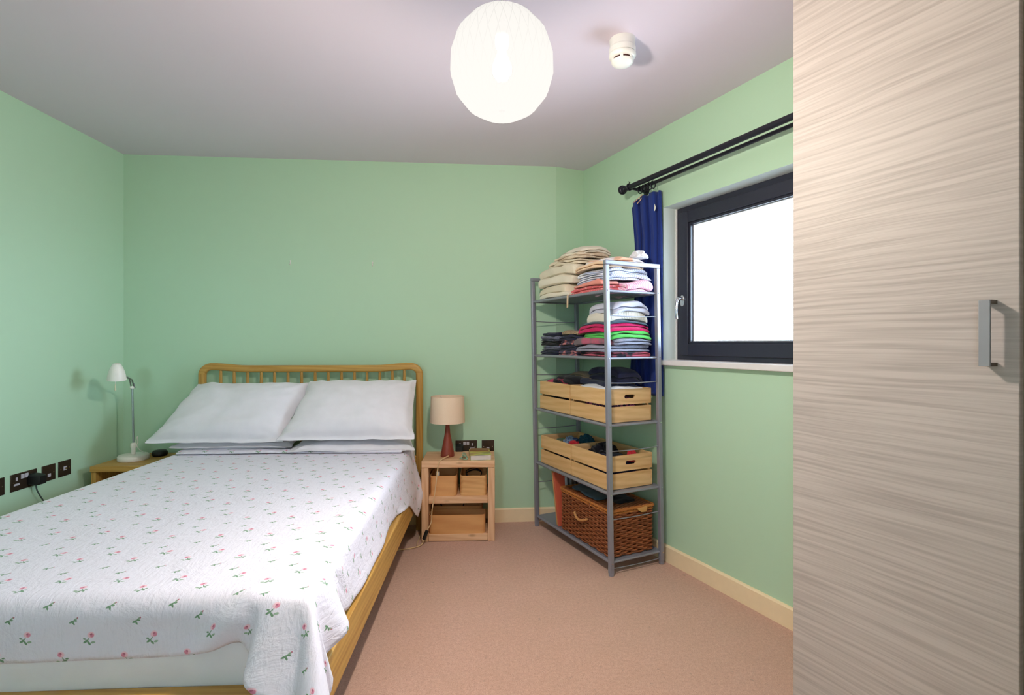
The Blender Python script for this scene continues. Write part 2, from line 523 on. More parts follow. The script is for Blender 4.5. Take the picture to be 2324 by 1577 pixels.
# ------------------------------------------------------------------ mattress
m_sheet = fabric('white_cotton_sheet', rgb(238, 236, 240), bump=0.25, weave=700)
MX0, MX1, MY0, MY1, MZ0, MZ1 = -1.842, -0.474, 1.335, 3.345, 0.311, 0.575
def soft_box(x0, x1, y0, y1, z0, z1, r, seed, amp=0.004, bulge=0.012):
    cx, cy = (x0 + x1) / 2, (y0 + y1) / 2
    base = rounded_rect(x1 - x0, y1 - y0, 0.07, 6)
    per = []
    for i in range(len(base)):
        a, b = Vector(base[i]), Vector(base[(i + 1) % len(base)])
        m = max(1, int((b - a).length / 0.035))
        for k in range(m): per.append(a.lerp(b, k / m))
    rings = []
    nz = 12
    for j in range(5): a = j / 5 * PI / 2; rings.append((r * (1 - math.sin(a)), z0 + r * (1 - math.cos(a))))
    for j in range(nz + 1): rings.append((0, z0 + r + (z1 - z0 - 2 * r) * j / nz))
    for j in range(1, 6): a = j / 5 * PI / 2; rings.append((r * (1 - math.cos(a)), z1 - r * (1 - math.sin(a))))
    vs = []; P = len(per)
    for ins, z in rings:
        for p in per:
            d = p.length; q = Vector((p.x * (1 - ins / abs(x1 - x0) * 2), p.y * (1 - ins / abs(y1 - y0) * 2)))
            out = bulge * math.sin(PI * (z - z0) / (z1 - z0)) + amp * noise.noise(Vector((p.x * 2.2, p.y * 2.2, z * 38 + seed)))
            q = q * (1 + out / max(d, 0.3))
            zz = z + 0.006 * noise.noise(Vector((p.x * 1.7, p.y * 1.7, seed)))
            vs.append((q.x, q.y, zz))
    fs = [(i * P + k, i * P + (k + 1) % P, (i + 1) * P + (k + 1) % P, (i + 1) * P + k) for i in range(len(rings) - 1) for k in range(P)]
    fs += [tuple(range(P - 1, -1, -1)), tuple((len(rings) - 1) * P + k for k in range(P))]
    return MB().add(vs, fs), (cx, cy, 0)
mm, l0 = soft_box(MX0, MX1, MY0, MY1, MZ0, MZ1, 0.045, 3.0)
mt = mm.build('mattress', m_sheet, None, l0, smooth=True)
tag(mt, 'mattress in a white fitted sheet, showing below the printed sheet at the bed foot', 'mattress')

# ------------------------------------------------------------------ rose-sprigged top sheet (small cloth solver)
def rose_material():
    t = NT('rose_print_cotton')
    tc = t.n('ShaderNodeTexCoord')
    sep = t.n('ShaderNodeSeparateXYZ'); t.l(tc.outputs['UV'], sep.inputs[0])
    CW, CHh = 0.150, 0.172
    def cell(off, per, s):
        a = t.math('SUBTRACT', s, off)
        return t.math('SUBTRACT', t.math('MODULO', t.math('ADD', a, per * 100.5), per), per * 0.5)
    c = rgb(230, 226, 238)
    green1 = rgb(116, 150, 122); green2 = rgb(150, 174, 152); pink1 = rgb(220, 140, 166); pink2 = rgb(240, 198, 212); red = rgb(188, 112, 134)
    def ell(vec, x, y, a, b, rot, col, c):
        m = t.n('ShaderNodeMapping', vector_type='TEXTURE')
        m.inputs['Location'].default_value = (x, y, 0); m.inputs['Rotation'].default_value = (0, 0, math.radians(rot))
        m.inputs['Scale'].default_value = (a, b, 1)
        t.l(vec, m.inputs['Vector'])
        ln = t.n('ShaderNodeVectorMath', operation='LENGTH'); t.l(m.outputs[0], ln.inputs[0])
        f = t.math('MULTIPLY', t.math('SUBTRACT', 1.25, ln.outputs['Value']), 3.0)
        f.node.use_clamp = True
        return t.mix(f, c, col)
    wob = t.n('ShaderNodeTexNoise'); wob.inputs['Scale'].default_value = 260; t.l(tc.outputs['UV'], wob.inputs['Vector'])
    def local(ox, oy, flip):
        cx = cell(ox, CW, sep.outputs[0]); cy = cell(oy, CHh, sep.outputs[1])
        if flip: cx = t.math('MULTIPLY', cx, -1)
        cx = t.math('ADD', cx, t.math('MULTIPLY', t.math('SUBTRACT', wob.outputs['Fac'], 0.5), 0.003))
        cb = t.n('ShaderNodeCombineXYZ'); t.l(cx, cb.inputs[0]); t.l(cy, cb.inputs[1])
        return cb.outputs[0]
    K = 0.001
    for ox, oy, flip, rose in ((0.113, 0.160, 0, 0), (0.030, 0.127, 0, 0), (0.068, 0.086, 0, 1), (0.004, 0.038, 1, 1)):
        v = local(ox, oy, flip)
        if rose:
            for x, y, a, b, r in ((-9, -9, 6, 2.6, 35), (-1, -13, 5.5, 2.4, -50), (8, -11, 5, 2.4, 10), (-3, -4, 6, 1.0, 60), (-12, -3, 3.5, 1.8, -10)):
                c = ell(v, x * K, y * K, a * K, b * K, r, green1 if x < 5 else green2, c)
            c = ell(v, 3 * K, 7 * K, 7.6 * K, 6.6 * K, 20, pink2, c)
            c = ell(v, 5 * K, 6 * K, 5.0 * K, 4.6 * K, 0, pink1, c)
            c = ell(v, 3.5 * K, 8.5 * K, 2.6 * K, 2.0 * K, 40, red, c)
            c = ell(v, -1 * K, 5 * K, 2.2 * K, 3.2 * K, 10, pink2, c)
        else:
            for x, y, a, b, r in ((-5, -3, 6, 2.2, 25), (-1, -6, 4.8, 2.0, -60), (0, 0, 8, 0.9, 45), (4, 0, 4, 1.8, 0)):
                c = ell(v, x * K, y * K, a * K, b * K, r, green1, c)
            c = ell(v, 7 * K, 5 * K, 3.6 * K, 1.9 * K, 40, red, c)
            c = ell(v, 5 * K, 4 * K, 3.0 * K, 1.9 * K, 40, green2, c)
    t.col(c); t.set(0.9, 0, 0.15)
    t.p.inputs['Sheen Weight'].default_value = 0.15
    v = t.obj(uv=True)
    cr = t.noise(v, 9, 6, 0.62, 0.8)
    cr2 = t.noise(t.obj((3, 1, 1), uv=True), 22, 3, 0.5, 1.0)
    t.bump(t.math('ADD', cr, t.math('MULTIPLY', cr2, 0.35)), 0.65, 0.013)
    return t.m
m_rose = rose_material()

def drape():
    rng = np.random.RandomState(5)
    dx = 0.0215
    ylo, yhi = 1.232, 3.17
    ny = int((yhi - ylo) / dx) + 1
    xlo, xhi = -2.04, -0.312
    nx = int((xhi - xlo) / dx) + 1
    jj, ii = np.meshgrid(np.arange(nx), np.arange(ny))
    u = jj / (nx - 1); vv = ii / (ny - 1)
    Y = ylo + vv * (yhi - ylo)
    xr_ = xhi + 0.085 * np.clip((1.56 - Y) / 0.20, 0, 1) + 0.19 * np.clip((Y - 2.80) / 0.3, 0, 1) ** 2 + 0.010 * np.sin(Y * 7.0) + 0.006 * np.sin(Y * 17 + 1)
    X = xlo + u * (xr_ - xlo)
    Y = Y + (0.008 * np.sin(X * 6) - 0.130 * np.clip((X + 0.655) / 0.15, 0, 1)) * (1 - vv)
    P = np.stack([X, Y, np.full_like(X, 0.600)], -1)
    UV = np.stack([X + 2.1, Y], -1)
    nz = np.array([[noise.noise(Vector((P[i, j, 0] * 6, P[i, j, 1] * 6, 3))) for j in range(nx)] for i in range(ny)])
    nz2 = np.array([[noise.noise(Vector((P[i, j, 0] * 2.2, P[i, j, 1] * 2.2, 9))) for j in range(nx)] for i in range(ny)])
    ex = 1 + 0.014 * np.clip(nz2 + 0.35, 0, 1)
    rest0 = P.copy()
    P[..., 2] += 0.004 * nz + 0.002 * rng.rand(ny, nx)
    # start from a sheet that already hangs over the edges, with loose pleats at the corner
    EX, EY, ZT = -0.455, 1.316, 0.588
    rx = rest0[..., 0] - EX; ry = EY - rest0[..., 1]
    sd_ = (rx > 0) & (ry <= 0); ft = (ry > 0) & (rx <= 0); cn = (rx > 0) & (ry > 0)
    P[..., 0] = np.where(sd_, EX + 0.006 + 0.04 * rx, P[..., 0]); P[..., 2] = np.where(sd_, ZT - rx, P[..., 2])
    P[..., 1] = np.where(ft, EY - 0.006 - 0.04 * ry, P[..., 1]); P[..., 2] = np.where(ft, ZT - ry, P[..., 2])
    rad = np.sqrt(rx * rx + ry * ry) + 1e-9; phi = np.arctan2(rx, ry)
    pd = np.degrees(phi)
    Aq = np.interp(pd, [0, 10, 25, 38, 50, 60, 68, 80, 90], [0.33, 0.44, 0.50, 0.42, 0.20, 0.10, 0.16, 0.20, 0.0])
    base = 0.05 + 0.06 * np.sin(phi * 2)
    xs_ = rest0[..., 0]
    fl2_ = np.interp(xs_, [-0.610, -0.585, -0.555, -0.525, -0.49, -0.455], [0.0, 0.03, 0.34, 0.42, 0.36, 0.34])
    P[..., 1] = np.where(ft, P[..., 1] - fl2_ * ry, P[..., 1]); P[..., 2] = np.where(ft, P[..., 2] + 0.08 * fl2_ * ry, P[..., 2])
    P[..., 0] = np.where(ft, P[..., 0] - 0.26 * ry * np.exp(-((xs_ + 0.545) / 0.03) ** 2), P[..., 0])
    R = 0.008 + rad * (base + Aq)
    P[..., 0] = np.where(cn, EX + R * np.sin(phi), P[..., 0]); P[..., 1] = np.where(cn, EY - R * np.cos(phi), P[..., 1])
    P[..., 2] = np.where(cn, ZT - rad * np.sqrt(np.maximum(1 - (base + Aq) ** 2, 0.1)), P[..., 2])
    ys = rest0[..., 1]
    flap = np.exp(-((ys - 1.405) / 0.042) ** 2) * (ys < 1.405) + np.exp(-((ys - 1.405) / 0.075) ** 2) * (ys >= 1.405)
    P[..., 0] = np.where(sd_, P[..., 0] + 0.42 * flap * rx, P[..., 0]); P[..., 2] = np.where(sd_, P[..., 2] + 0.10 * flap * rx, P[..., 2])
    lx = MX0 - 0.016 - rest0[..., 0]; lf = lx > 0
    P[..., 0] = np.where(lf, MX0 - 0.022 - 0.04 * lx, P[..., 0]); P[..., 2] = np.where(lf, np.minimum(P[..., 2], ZT - lx), P[..., 2])
    V = np.zeros_like(P)
    S = slice
    pin = cn | (sd_ & (ys < 1.52)) | (ft & (xs_ > -0.61)); PP = P.copy()
    cons = []
    def add(a, b, k):
        A_, B_ = rest0[a], rest0[b]
        L = np.linalg.norm(A_ - B_, axis=-1) * 0.5 * (ex[a] + ex[b])
        cons.append((a, b, L, k))
    for o in (0, 1):
        m = (nx - o) // 2; add((S(None), S(o, o + 2 * m, 2)), (S(None), S(o + 1, o + 2 * m + (0 if o + 2 * m <= nx else -1), 2)), 1.0)
        m = (ny - o) // 2; add((S(o, o + 2 * m, 2), S(None)), (S(o + 1, o + 2 * m, 2), S(None)), 1.0)
        m = (ny - o) // 2
        add((S(o, o + 2 * m, 2), S(0, nx - 1)), (S(o + 1, o + 2 * m, 2), S(1, nx)), 0.15)
        add((S(o, o + 2 * m, 2), S(1, nx)), (S(o + 1, o + 2 * m, 2), S(0, nx - 1)), 0.15)
    for o in range(4):
        m = (nx - o - 2 + 3) // 4
        if m > 0: add((S(None), S(o, o + 4 * (m - 1) + 1, 4)), (S(None), S(o + 2, o + 2 + 4 * (m - 1) + 1, 4)), 0.05)
        m = (ny - o - 2 + 3) // 4
        if m > 0: add((S(o, o + 4 * (m - 1) + 1, 4), S(None)), (S(o + 2, o + 2 + 4 * (m - 1) + 1, 4), S(None)), 0.05)
    def collide(P, Q, c, h, r, fr):
        h = h - r
        d = P - c
        q = np.abs(d) - h
        outside = np.maximum(q, 0)
        dist = np.linalg.norm(outside, axis=-1) + np.minimum(q.max(-1), 0) - r
        hit = dist < 0
        if not hit.any(): return
        g = np.sign(d) * outside
        ln = np.linalg.norm(g, axis=-1, keepdims=True)
        ins = ln[..., 0] < 1e-6
        g2 = np.zeros_like(g); k = q.argmax(-1)
        np.put_along_axis(g2, k[..., None], 1.0, -1); g2 *= np.sign(d)
        g = np.where(ins[..., None], g2, g / np.maximum(ln, 1e-6))
        P[hit] -= (dist[..., None] * g)[hit]
        # friction
        mv = (P - Q); mt_ = mv - (mv * g).sum(-1, keepdims=True) * g
        P[hit] -= (mt_ * fr)[hit]
    c1 = np.array([(MX0 + MX1) / 2, (MY0 + 3.6) / 2, 0.30]); h1 = np.array([(MX1 - MX0) / 2 + 0.012, (3.6 - MY0) / 2 + 0.012, 0.283])
    c2 = np.array([(BXL + BXR) / 2, (1.272 + 3.4) / 2, 0.18]); h2 = np.array([(BXR - BXL) / 2 + 0.006, (3.4 - 1.272) / 2 + 0.006, 0.181])
    dt = 1 / 60
    for step in range(90):
        Q = P.copy()
        V[..., 2] -= 9.8 * dt
        sp = np.linalg.norm(V, axis=-1, keepdims=True); V *= np.minimum(1, 1.2 / np.maximum(sp, 1e-6))
        P += V * dt
        P[-3:] = Q[-3:]; P[-3:, :, 2] = np.where(P[-3:, :, 0] < -0.50, np.minimum(P[-3:, :, 2], 0.596), P[-3:, :, 2])
        for it in range(9):
            for a, b, L, k in cons:
                d = P[b] - P[a]
                ln = np.sqrt((d * d).sum(-1)) + 1e-9
                e = (ln - L) / ln
                if k < 0.2: e = np.minimum(e, 0) if False else e
                corr = d * (0.5 * k * e)[..., None]
                P[a] += corr; P[b] -= corr
            P[pin] = PP[pin]
            if it % 3 == 2:
                collide(P, Q, c1, h1, 0.040, 0.35)
                collide(P, Q, c2, h2, 0.008, 0.30)
                np.maximum(P[..., 2], 0.02, out=P[..., 2])
        V = (P - Q) / dt * (0.97 if step < 100 else 0.9)
    return P, UV, nx, ny
P, UV, nx, ny = drape()
me = bpy.data.meshes.new('top_sheet')
ctr = Vector((-1.15, 2.2, 0.58))
me.from_pydata([tuple(Vector(p) - ctr) for p in P.reshape(-1, 3).tolist()], [], [(i * nx + j, i * nx + j + 1, (i + 1) * nx + j + 1, (i + 1) * nx + j) for i in range(ny - 1) for j in range(nx - 1)])
uvl = me.uv_layers.new(name='UVMap'); uvf = UV.reshape(-1, 2)
for lp in me.loops: uvl.data[lp.index].uv = uvf[lp.vertex_index]
for p in me.polygons: p.use_smooth = True
me.materials.append(m_rose)
ts = bpy.data.objects.new('top_sheet', me); link(ts); ts.location = ctr
sd = ts.modifiers.new('sub', 'SUBSURF'); sd.levels = 1; sd.render_levels = 1
so = ts.modifiers.new('solid', 'SOLIDIFY'); so.thickness = 0.0018; so.offset = 1
tag(ts, 'white cotton top sheet printed with pink roses and green sprigs, draped over the bed', 'bed sheet')
# turned-back edge of the sheet in front of the pillows
vs = []; fs = []; NX = 90; sec = [(0.0, 0.004), (0.010, 0.016), (0.035, 0.021), (0.060, 0.018), (0.085, 0.022), (0.125, 0.016), (0.160, 0.012), (0.160, 0.002), (0.08, 0.0)]
for i in range(NX + 1):
    x = -1.80 + 1.30 * i / NX
    wv = 0.022 * noise.noise(Vector((x * 2.1, 0, 4))) - 0.05 * max(0, (x + 0.85)) ** 1.0
    for a, b in sec:
        vs.append((x, 2.99 + a + wv, 0.585 + b * (1 + 0.35 * noise.noise(Vector((x * 5, a * 20, 1))))))
k = len(sec)
fs = [(i * k + j, i * k + (j + 1) % k, (i + 1) * k + (j + 1) % k, (i + 1) * k + j) for i in range(NX) for j in range(k)]
fs += [tuple(range(k)), tuple(range(NX * k, (NX + 1) * k))]
tb = MB().add([Vector(v) - ctr for v in vs], fs).build('turned_back_edge', m_rose, ts, smooth=True, sub=1)
uvl = tb.data.uv_layers.new(name='UVMap')
for lp in tb.data.loops:
    co = tb.data.vertices[lp.vertex_index].co
    uvl.data[lp.index].uv = (co.x + 0.4, co.y + 0.13)

# ------------------------------------------------------------------ pillows
m_pillow = fabric('white_pillow_cotton', rgb(238, 235, 242), bump=0.22, weave=700)
def pillow(name, label, c00, c10, c01, c11, ctrl, T, seed, group=None, back=0.0, nu=44, nv=30):
    """c00..c11: x at bottom-left, bottom-right, top-left, top-right; ctrl: three (y, z) points of the centre line, bottom to top"""
    vs = []
    p0, p1, p2 = [Vector(q) for q in ctrl]
    L = abs(c10 - c00)
    for side in (1, -1):
        for j in range(nv + 1):
            v = j / nv; b = 2 * v - 1
            pt = p0 * (1 - v) ** 2 + p1 * 2 * v * (1 - v) + p2 * v * v
            tg = ((p1 - p0) * (1 - v) + (p2 - p1) * v).normalized()
            nm = Vector((-tg.y, tg.x))          # towards viewer / upwards
            for i in range(nu + 1):
                a = 2 * i / nu - 1
                xa = c00 + (c10 - c00) * i / nu; xb = c01 + (c11 - c01) * i / nu
                x = xa + (xb - xa) * v
                x -= a * 0.012 * (1 - b * b) * L / 0.7
                fv = max(0.0, (v - 0.065) / 0.935); bb = 2 * fv - 1
                th = T / 2 * (max(0, 1 - abs(a) ** 3.0) ** 0.55) * (max(0, 1 - abs(bb) ** 3.0) ** 0.55)
                if v < 0.065: th = 0.003 * (1 - abs(a) ** 8) * min(1.0, v / 0.03)
                edge = min(1 - abs(a), 1 - abs(b))
                if edge < 0.055: th = max(th * 0.25, 0.0)
                cw = (abs(a) * abs(b)) ** 2
                ph = math.atan2(b, a)
                wr = 0.013 * (cw if v >= 0.065 else 0) * math.sin(ph * 26 + 4 * noise.noise(Vector((a * 2, b * 2, seed)))) + 0.012 * noise.noise(Vector((a * 2.4, b * 2.6, seed))) + 0.003 * noise.noise(Vector((a * 7, b * 7, seed)))
                off = side * th + wr * (1 if th > 0.004 else 0.6)
                sag = -0.012 * (1 - a * a) * max(0, b)
                q = pt + nm * off
                wav = 0.012 * noise.noise(Vector((a * 3, b * 3, seed + 5)))
                vs.append((x + wav, q.x, q.y + sag + 0.007 * noise.noise(Vector((a * 4, seed, b)))))
    M_ = (nu + 1) * (nv + 1)
    fs = []
    for j in range(nv):
        for i in range(nu):
            a = j * (nu + 1) + i
            fs.append((a, a + 1, a + nu + 2, a + nu + 1)); b = a + M_
            fs.append((b, b + nu + 1, b + nu + 2, b + 1))
    c = Vector(((c00 + c10) / 2, p0.x, p0.y))
    m = MB().add([Vector(v) - c for v in vs], fs)
    o = m.build(name, m_pillow, None, c, smooth=True, fix=False)
    bm = bmesh.new(); bm.from_mesh(o.data)
    bmesh.ops.remove_doubles(bm, verts=bm.verts, dist=0.00008)
    bmesh.ops.recalc_face_normals(bm, faces=bm.faces); bm.to_mesh(o.data); bm.free()
    for p in o.data.polygons: p.use_smooth = True
    s = o.modifiers.new('sub', 'SUBSURF'); s.levels = 1; s.render_levels = 1
    tag(o, label, 'pillow', group)
    return o
G = 'pillows at the head of the bed'
pillow('pillow', 'flat white pillow lying underneath the left propped-up pillow', -1.86, -1.15, -1.84, -1.16, [(3.030, 0.622), (3.18, 0.632), (3.33, 0.640)], 0.075, 11, G)
pillow('pillow', 'flat white pillow lying underneath the right propped-up pillow, one corner hanging over the bed edge', -1.175, -0.420, -1.155, -0.49, [(2.985, 0.600), (3.16, 0.628), (3.33, 0.640)], 0.080, 22, G)
pillow('pillow', 'white pillow leaning on the headboard at the lamp side by the left wall', -1.985, -1.190, -1.835, -1.115, [(3.010, 0.650), (3.13, 0.79), (3.285, 0.985)], 0.17, 33, G)
pillow('pillow', 'white pillow leaning on the headboard beside the pine bedside table', -1.235, -0.425, -1.130, -0.452, [(2.985, 0.665), (3.10, 0.79), (3.265, 1.000)], 0.18, 44, G)

# ------------------------------------------------------------------ pendant lamp
t = NT('glowing_white_paper'); t.t.nodes.remove(t.p)
at = t.n('ShaderNodeAttribute', attribute_name='fold')
em = t.n('ShaderNodeEmission'); em.inputs[0].default_value = (1.0, 0.965, 0.91, 1)
t.l(t.math('SUBTRACT', 0.77, t.math('MULTIPLY', at.outputs['Fac'], 0.62)), em.inputs[1])
tr = t.n('ShaderNodeBsdfTransparent'); mx = t.n('ShaderNodeMixShader'); 
sz = t.n('ShaderNodeSeparateXYZ'); tco = t.n('ShaderNodeTexCoord'); t.l(tco.outputs['Object'], sz.inputs[0])
mr = t.n('ShaderNodeMapRange', interpolation_type='SMOOTHSTEP')   # transmission cut towards the top, shaped to weaken bulb light on the ceiling
mr.inputs['From Min'].default_value = -0.035; mr.inputs['From Max'].default_value = 0.085
mr.inputs['To Min'].default_value = 0.08; mr.inputs['To Max'].default_value = 0.004
t.l(sz.outputs[2], mr.inputs['Value']); t.l(mr.outputs[0], mx.inputs[0])
t.l(em.outputs[0], mx.inputs[1]); t.l(tr.outputs[0], mx.inputs[2]); t.l(mx.outputs[0], t.out.inputs[0])
m_paper = t.m
pend = thing('pendant_lamp', 'lit globe pendant lamp of pleated white paper hanging from the ceiling', 'ceiling lamp', tuple(PEND))
# pleated globe: tall diamonds between staggered rings, creases are strips of doubled paper
NPL = 34
prof = [(0.012, 0.148), (0.048, 0.163), (0.094, 0.136), (0.131, 0.088), (0.148, 0.030), (0.149, -0.030), (0.134, -0.086), (0.100, -0.134), (0.056, -0.162), (0.012, -0.152)]
def pv(j, k):
    ph = 2 * PI * (k + 0.5 * (j % 2)) / NPL
    r, z = prof[j]; z *= 0.905
    return Vector((r * math.cos(ph), r * math.sin(ph), z))
V2 = []; F2 = []; FO = []
def facet(pts, crease):
    """polygon with creased (True) edges inset by a thin strip"""
    cen = sum(pts, Vector()) / len(pts); n_ = len(pts); b = len(V2)
    for p in pts: V2.append(p); FO.append(1.0)
    for p in pts: V2.append(p.lerp(cen, 0.10)); FO.append(0.0)
    for q in range(n_): F2.append((b + q, b + (q + 1) % n_, b + n_ + (q + 1) % n_, b + n_ + q))
    if n_ == 4: F2.append((b + 4, b + 5, b + 7)); F2.append((b + 5, b + 6, b + 7))
    else: F2.append((b + 3, b + 4, b + 5))
NJ = len(prof)
for j in range(NJ - 2):
    for k in range(NPL):
        kk = k if j % 2 == 0 else k + 1
        facet([pv(j, k), pv(j + 1, kk - 1 if j % 2 == 0 else kk - 1), pv(j + 2, k), pv(j + 1, kk if j % 2 == 0 else kk)], True)
for k in range(NPL):
    top = (pv(0, k) + pv(0, k + 1)) * 0.5 - Vector((0, 0, 0.008))
    facet([pv(0, k), top, pv(0, k + 1), pv(1, k)], True)
    jb = NJ - 1; kb = k
    a_, b_ = pv(jb, k), pv(jb, k + 1); m_ = pv(jb - 1, k + 1) if jb % 2 == 1 else pv(jb - 1, k)
    low = (a_ + b_) * 0.5 + Vector((0, 0, 0.008))
    facet([a_, low, b_, m_], True)
ps = MB().add(V2, F2).build('paper_shade', m_paper, pend, fix=False)
at = ps.data.attributes.new('fold', 'FLOAT', 'POINT')
ang = lambda v: max(0.0, min(1.0, (v.z + 0.06) / 0.20))
at.data.foreach_set('value', [f_ * (0.08 + 0.92 * ang(v)) * 0.28 + 0.13 * ang(v) ** 2 for f_, v in zip(FO, V2)])
m_paper2 = plain('white_reflector', rgb(240, 240, 238), 0.6)
t = NT('lamp_bulb_glow'); t.p.inputs['Emission Color'].default_value = (1, 0.85, 0.65, 1); t.p.inputs['Emission Strength'].default_value = 3
m_bulb = t.m
MB().lathe([(0.004, -0.045), (0.018, -0.040), (0.028, -0.022), (0.029, -0.005), (0.02, 0.018), (0.013, 0.035), (0.013, 0.05)], 16).build('bulb', m_bulb, pend, smooth=True)
m_wplastic = plain('white_plastic', rgb(238, 236, 232), 0.4)
MB().lathe([(0.018, 0.05), (0.020, 0.06), (0.020, 0.10), (0.010, 0.115), (0.004, 0.12)], 16).build('lamp_holder', m_wplastic, pend, smooth=True)
MB().tube([(0, 0, 0.115), (0, 0, H - PEND.z - 0.03)], 0.003, 8).build('cord', m_wplastic, pend)
MB().lathe([(0.045, H - PEND.z), (0.045, H - PEND.z - 0.012), (0.030, H - PEND.z - 0.028), (0.006, H - PEND.z - 0.034)], 24).build('ceiling_rose', m_wplastic, pend, smooth=True)
bo = bpy.data.objects.new('pendant_bulb_light', bl); link(bo); bo.location = PEND + Vector((0, 0, -0.055))
# ------------------------------------------------------------------ smoke detector
sd_ = thing('smoke_detector', 'white round smoke detector on the ceiling between lamp and window', 'smoke detector', (0.545, 2.035, H))
MB().lathe([(0.052, 0), (0.052, -0.004), (0.050, -0.030), (0.0505, -0.034), (0.053, -0.036), (0.053, -0.056), (0.050, -0.058)], 40).build('mounting_base', m_wplastic, sd_, smooth=True)
m_slot = plain('dark_slot', rgb(70, 34, 28), 0.7)
MB().lathe([(0.0495, -0.058), (0.0495, -0.0605)], 40).build('seam_ring', m_slot, sd_)
MB().lathe([(0.054, -0.0605), (0.0545, -0.066), (0.050, -0.074), (0.045, -0.078)], 40).build('detector_body', m_wplastic, sd_, smooth=True)
MB().lathe([(0.040, -0.078), (0.040, -0.088)], 40).build('smoke_chamber', m_slot, sd_)
for k in range(6):
    a = k * PI / 3 + 0.2
    m = Matrix.Rotation(a, 4, 'Z')
    MB().box(0.039, 0.045, -0.006, 0.006, -0.089, -0.077, m).build('rib', m_wplastic, sd_)
MB().lathe([(0.0445, -0.087), (0.0445, -0.090), (0.038, -0.098), (0.024, -0.104), (0.008, -0.106)], 40).build('end_cap', m_wplastic, sd_, smooth=True)

# ------------------------------------------------------------------ small picture hooks left in the back wall
wd = Vector((pier.x - LW, pier.y - BY0, 0)).normalized(); wn = Vector((wd.y, -wd.x, 0)); wang = math.atan2(wd.y, wd.x)
def on_back(x, z, off=0.0):
    p = Vector((LW, BY0, 0)) + wd * ((x - LW) / wd.x) + wn * off; p.z = z
    return p
for (x, z, lb) in ((-1.318, 1.768, 'left one of two small pale picture hooks on the green back wall'), (-0.780, 1.765, 'right one of two small pale picture hooks on the green back wall')):
    hk = thing('picture_hook', lb, 'hook', on_back(x, z), wang, 'picture hooks on the back wall')
    MB().lathe([(0.005, 0), (0.005, 0.002), (0.002, 0.003)], 12, Matrix.Rotation(PI / 2, 4, 'X')).build('nail_head', m_wplastic, hk, (0, 0, 0.012))
    MB().tube([(0, -0.002, 0.012), (0, -0.004, 0.0), (0, -0.004, -0.010), (0, -0.010, -0.014), (0, -0.013, -0.008)], 0.0028, 8).build('hook_wire', m_wplastic, hk, smooth=True)

# ------------------------------------------------------------------ wall sockets
m_plate = plain('dark_metal_socket_plate', rgb(74, 60, 50), 0.35, 0.6)
m_rock = plain('grey_rocker', rgb(196, 190, 200), 0.4)
m_black = plain('black_rubber', rgb(16, 16, 18), 0.5)
def socket(label, loc, rz, w, kind):
    """plate in its local xz plane, facing -y"""
    s = thing('wall_socket' if 'socket' in label else 'wall_switch_plate', label, 'socket', loc, rz, group=None)
    MB().box(-w / 2, w / 2, -0.0045, 0, -0.043, 0.043).build('plate', m_plate, s, bevel=0.0018)
    for sx in (-w / 2 + 0.013, w / 2 - 0.013):
        MB().lathe([(0.003, 0), (0.003, 0.001)], 10, Matrix.Translation((sx, -0.0045, 0)) @ Matrix.Rotation(PI / 2, 4, 'X')).build('screw', m_chrome, s)
    def rect(x0, x1, z0, z1, nm='rocker', th=0.004, mt=None):
        MB().box(x0, x1, -0.0045 - th, -0.0045, z0, z1).build(nm, mt or m_rock, s, bevel=0.001)
    if kind == 'double':
        rect(-0.020, -0.002, 0.012, 0.034); rect(0.002, 0.020, 0.012, 0.034)
        for cx in (-0.042, 0.042):
            rect(cx - 0.005, cx + 0.005, 0.006, 0.024, 'earth_pin_shutter', 0.001)
            rect(cx - 0.016, cx + 0.016, -0.017, -0.007, 'live_pin_shutter', 0.001)
    elif kind == 'aerial':
        rect(-0.011, 0.011, -0.011, 0.011, 'aerial_insert', 0.002)
        MB().lathe([(0.006, 0), (0.006, 0.005), (0.003, 0.005)], 14, Matrix.Translation((0, -0.006, 0)) @ Matrix.Rotation(PI / 2, 4, 'X')).build('aerial_pin', m_chrome, s)
    elif kind == 'data':
        rect(-0.010, 0.010, -0.022, -0.004, 'data_insert', 0.002)
    elif kind == 'usb':
        rect(-0.010, 0.010, 0.000, 0.020, 'data_insert', 0.002); rect(-0.014, 0.014, -0.022, -0.012, 'data_insert', 0.002)
    return s
RZL = PI / 2      # faces +x
def left_sock(label, y0, y1, kind): return socket(label, (LW + 0.0005, (y0 + y1) / 2, 0.531), RZL, y1 - y0, kind)
left_sock('dark metal socket plate on the left wall cut off by the photo edge', 2.511, 2.597, 'usb')
left_sock('double dark metal socket on the left wall with a black plug in it', 2.628, 2.774, 'double')
left_sock('dark single socket plate right of the black plug on the left wall', 2.806, 2.889, 'data')
left_sock('dark single aerial socket on the left wall nearest the oak bedside table', 2.909, 2.992, 'aerial')
socket('double dark metal socket above the pine bedside table behind the table lamp', on_back(-0.150, 0.522, 0.0005), wang, 0.146, 'double')
socket('dark single socket on the back wall above the book', on_back(-0.001, 0.521, 0.0005), wang, 0.086, 'data')
def plug(label, loc, rz, cable):
    p = thing('power_plug', label, 'plug', loc, rz)
    sec = rounded_rect(0.054, 0.056, 0.010, 4)
    vs = []; n = len(sec)
    for i, (y, sc) in enumerate(((0, 1.0), (-0.022, 1.0), (-0.046, 0.92), (-0.056, 0.74))):
        for x, z in sec: vs.append((x * sc, y, z * sc - 0.002 * i))
    fs = [(i * n + k, i * n + (k + 1) % n, (i + 1) * n + (k + 1) % n, (i + 1) * n + k) for i in range(3) for k in range(n)] + [tuple(range(n)), tuple(range(3 * n, 4 * n))]
    MB().add(vs, fs).build('plug_body', m_black, p, smooth=True)
    MB().tube(spline(cable, 8), 0.0032, 8).build('cable', plain('grey_cable', rgb(70, 84, 78), 0.5), p, smooth=True)
    return p
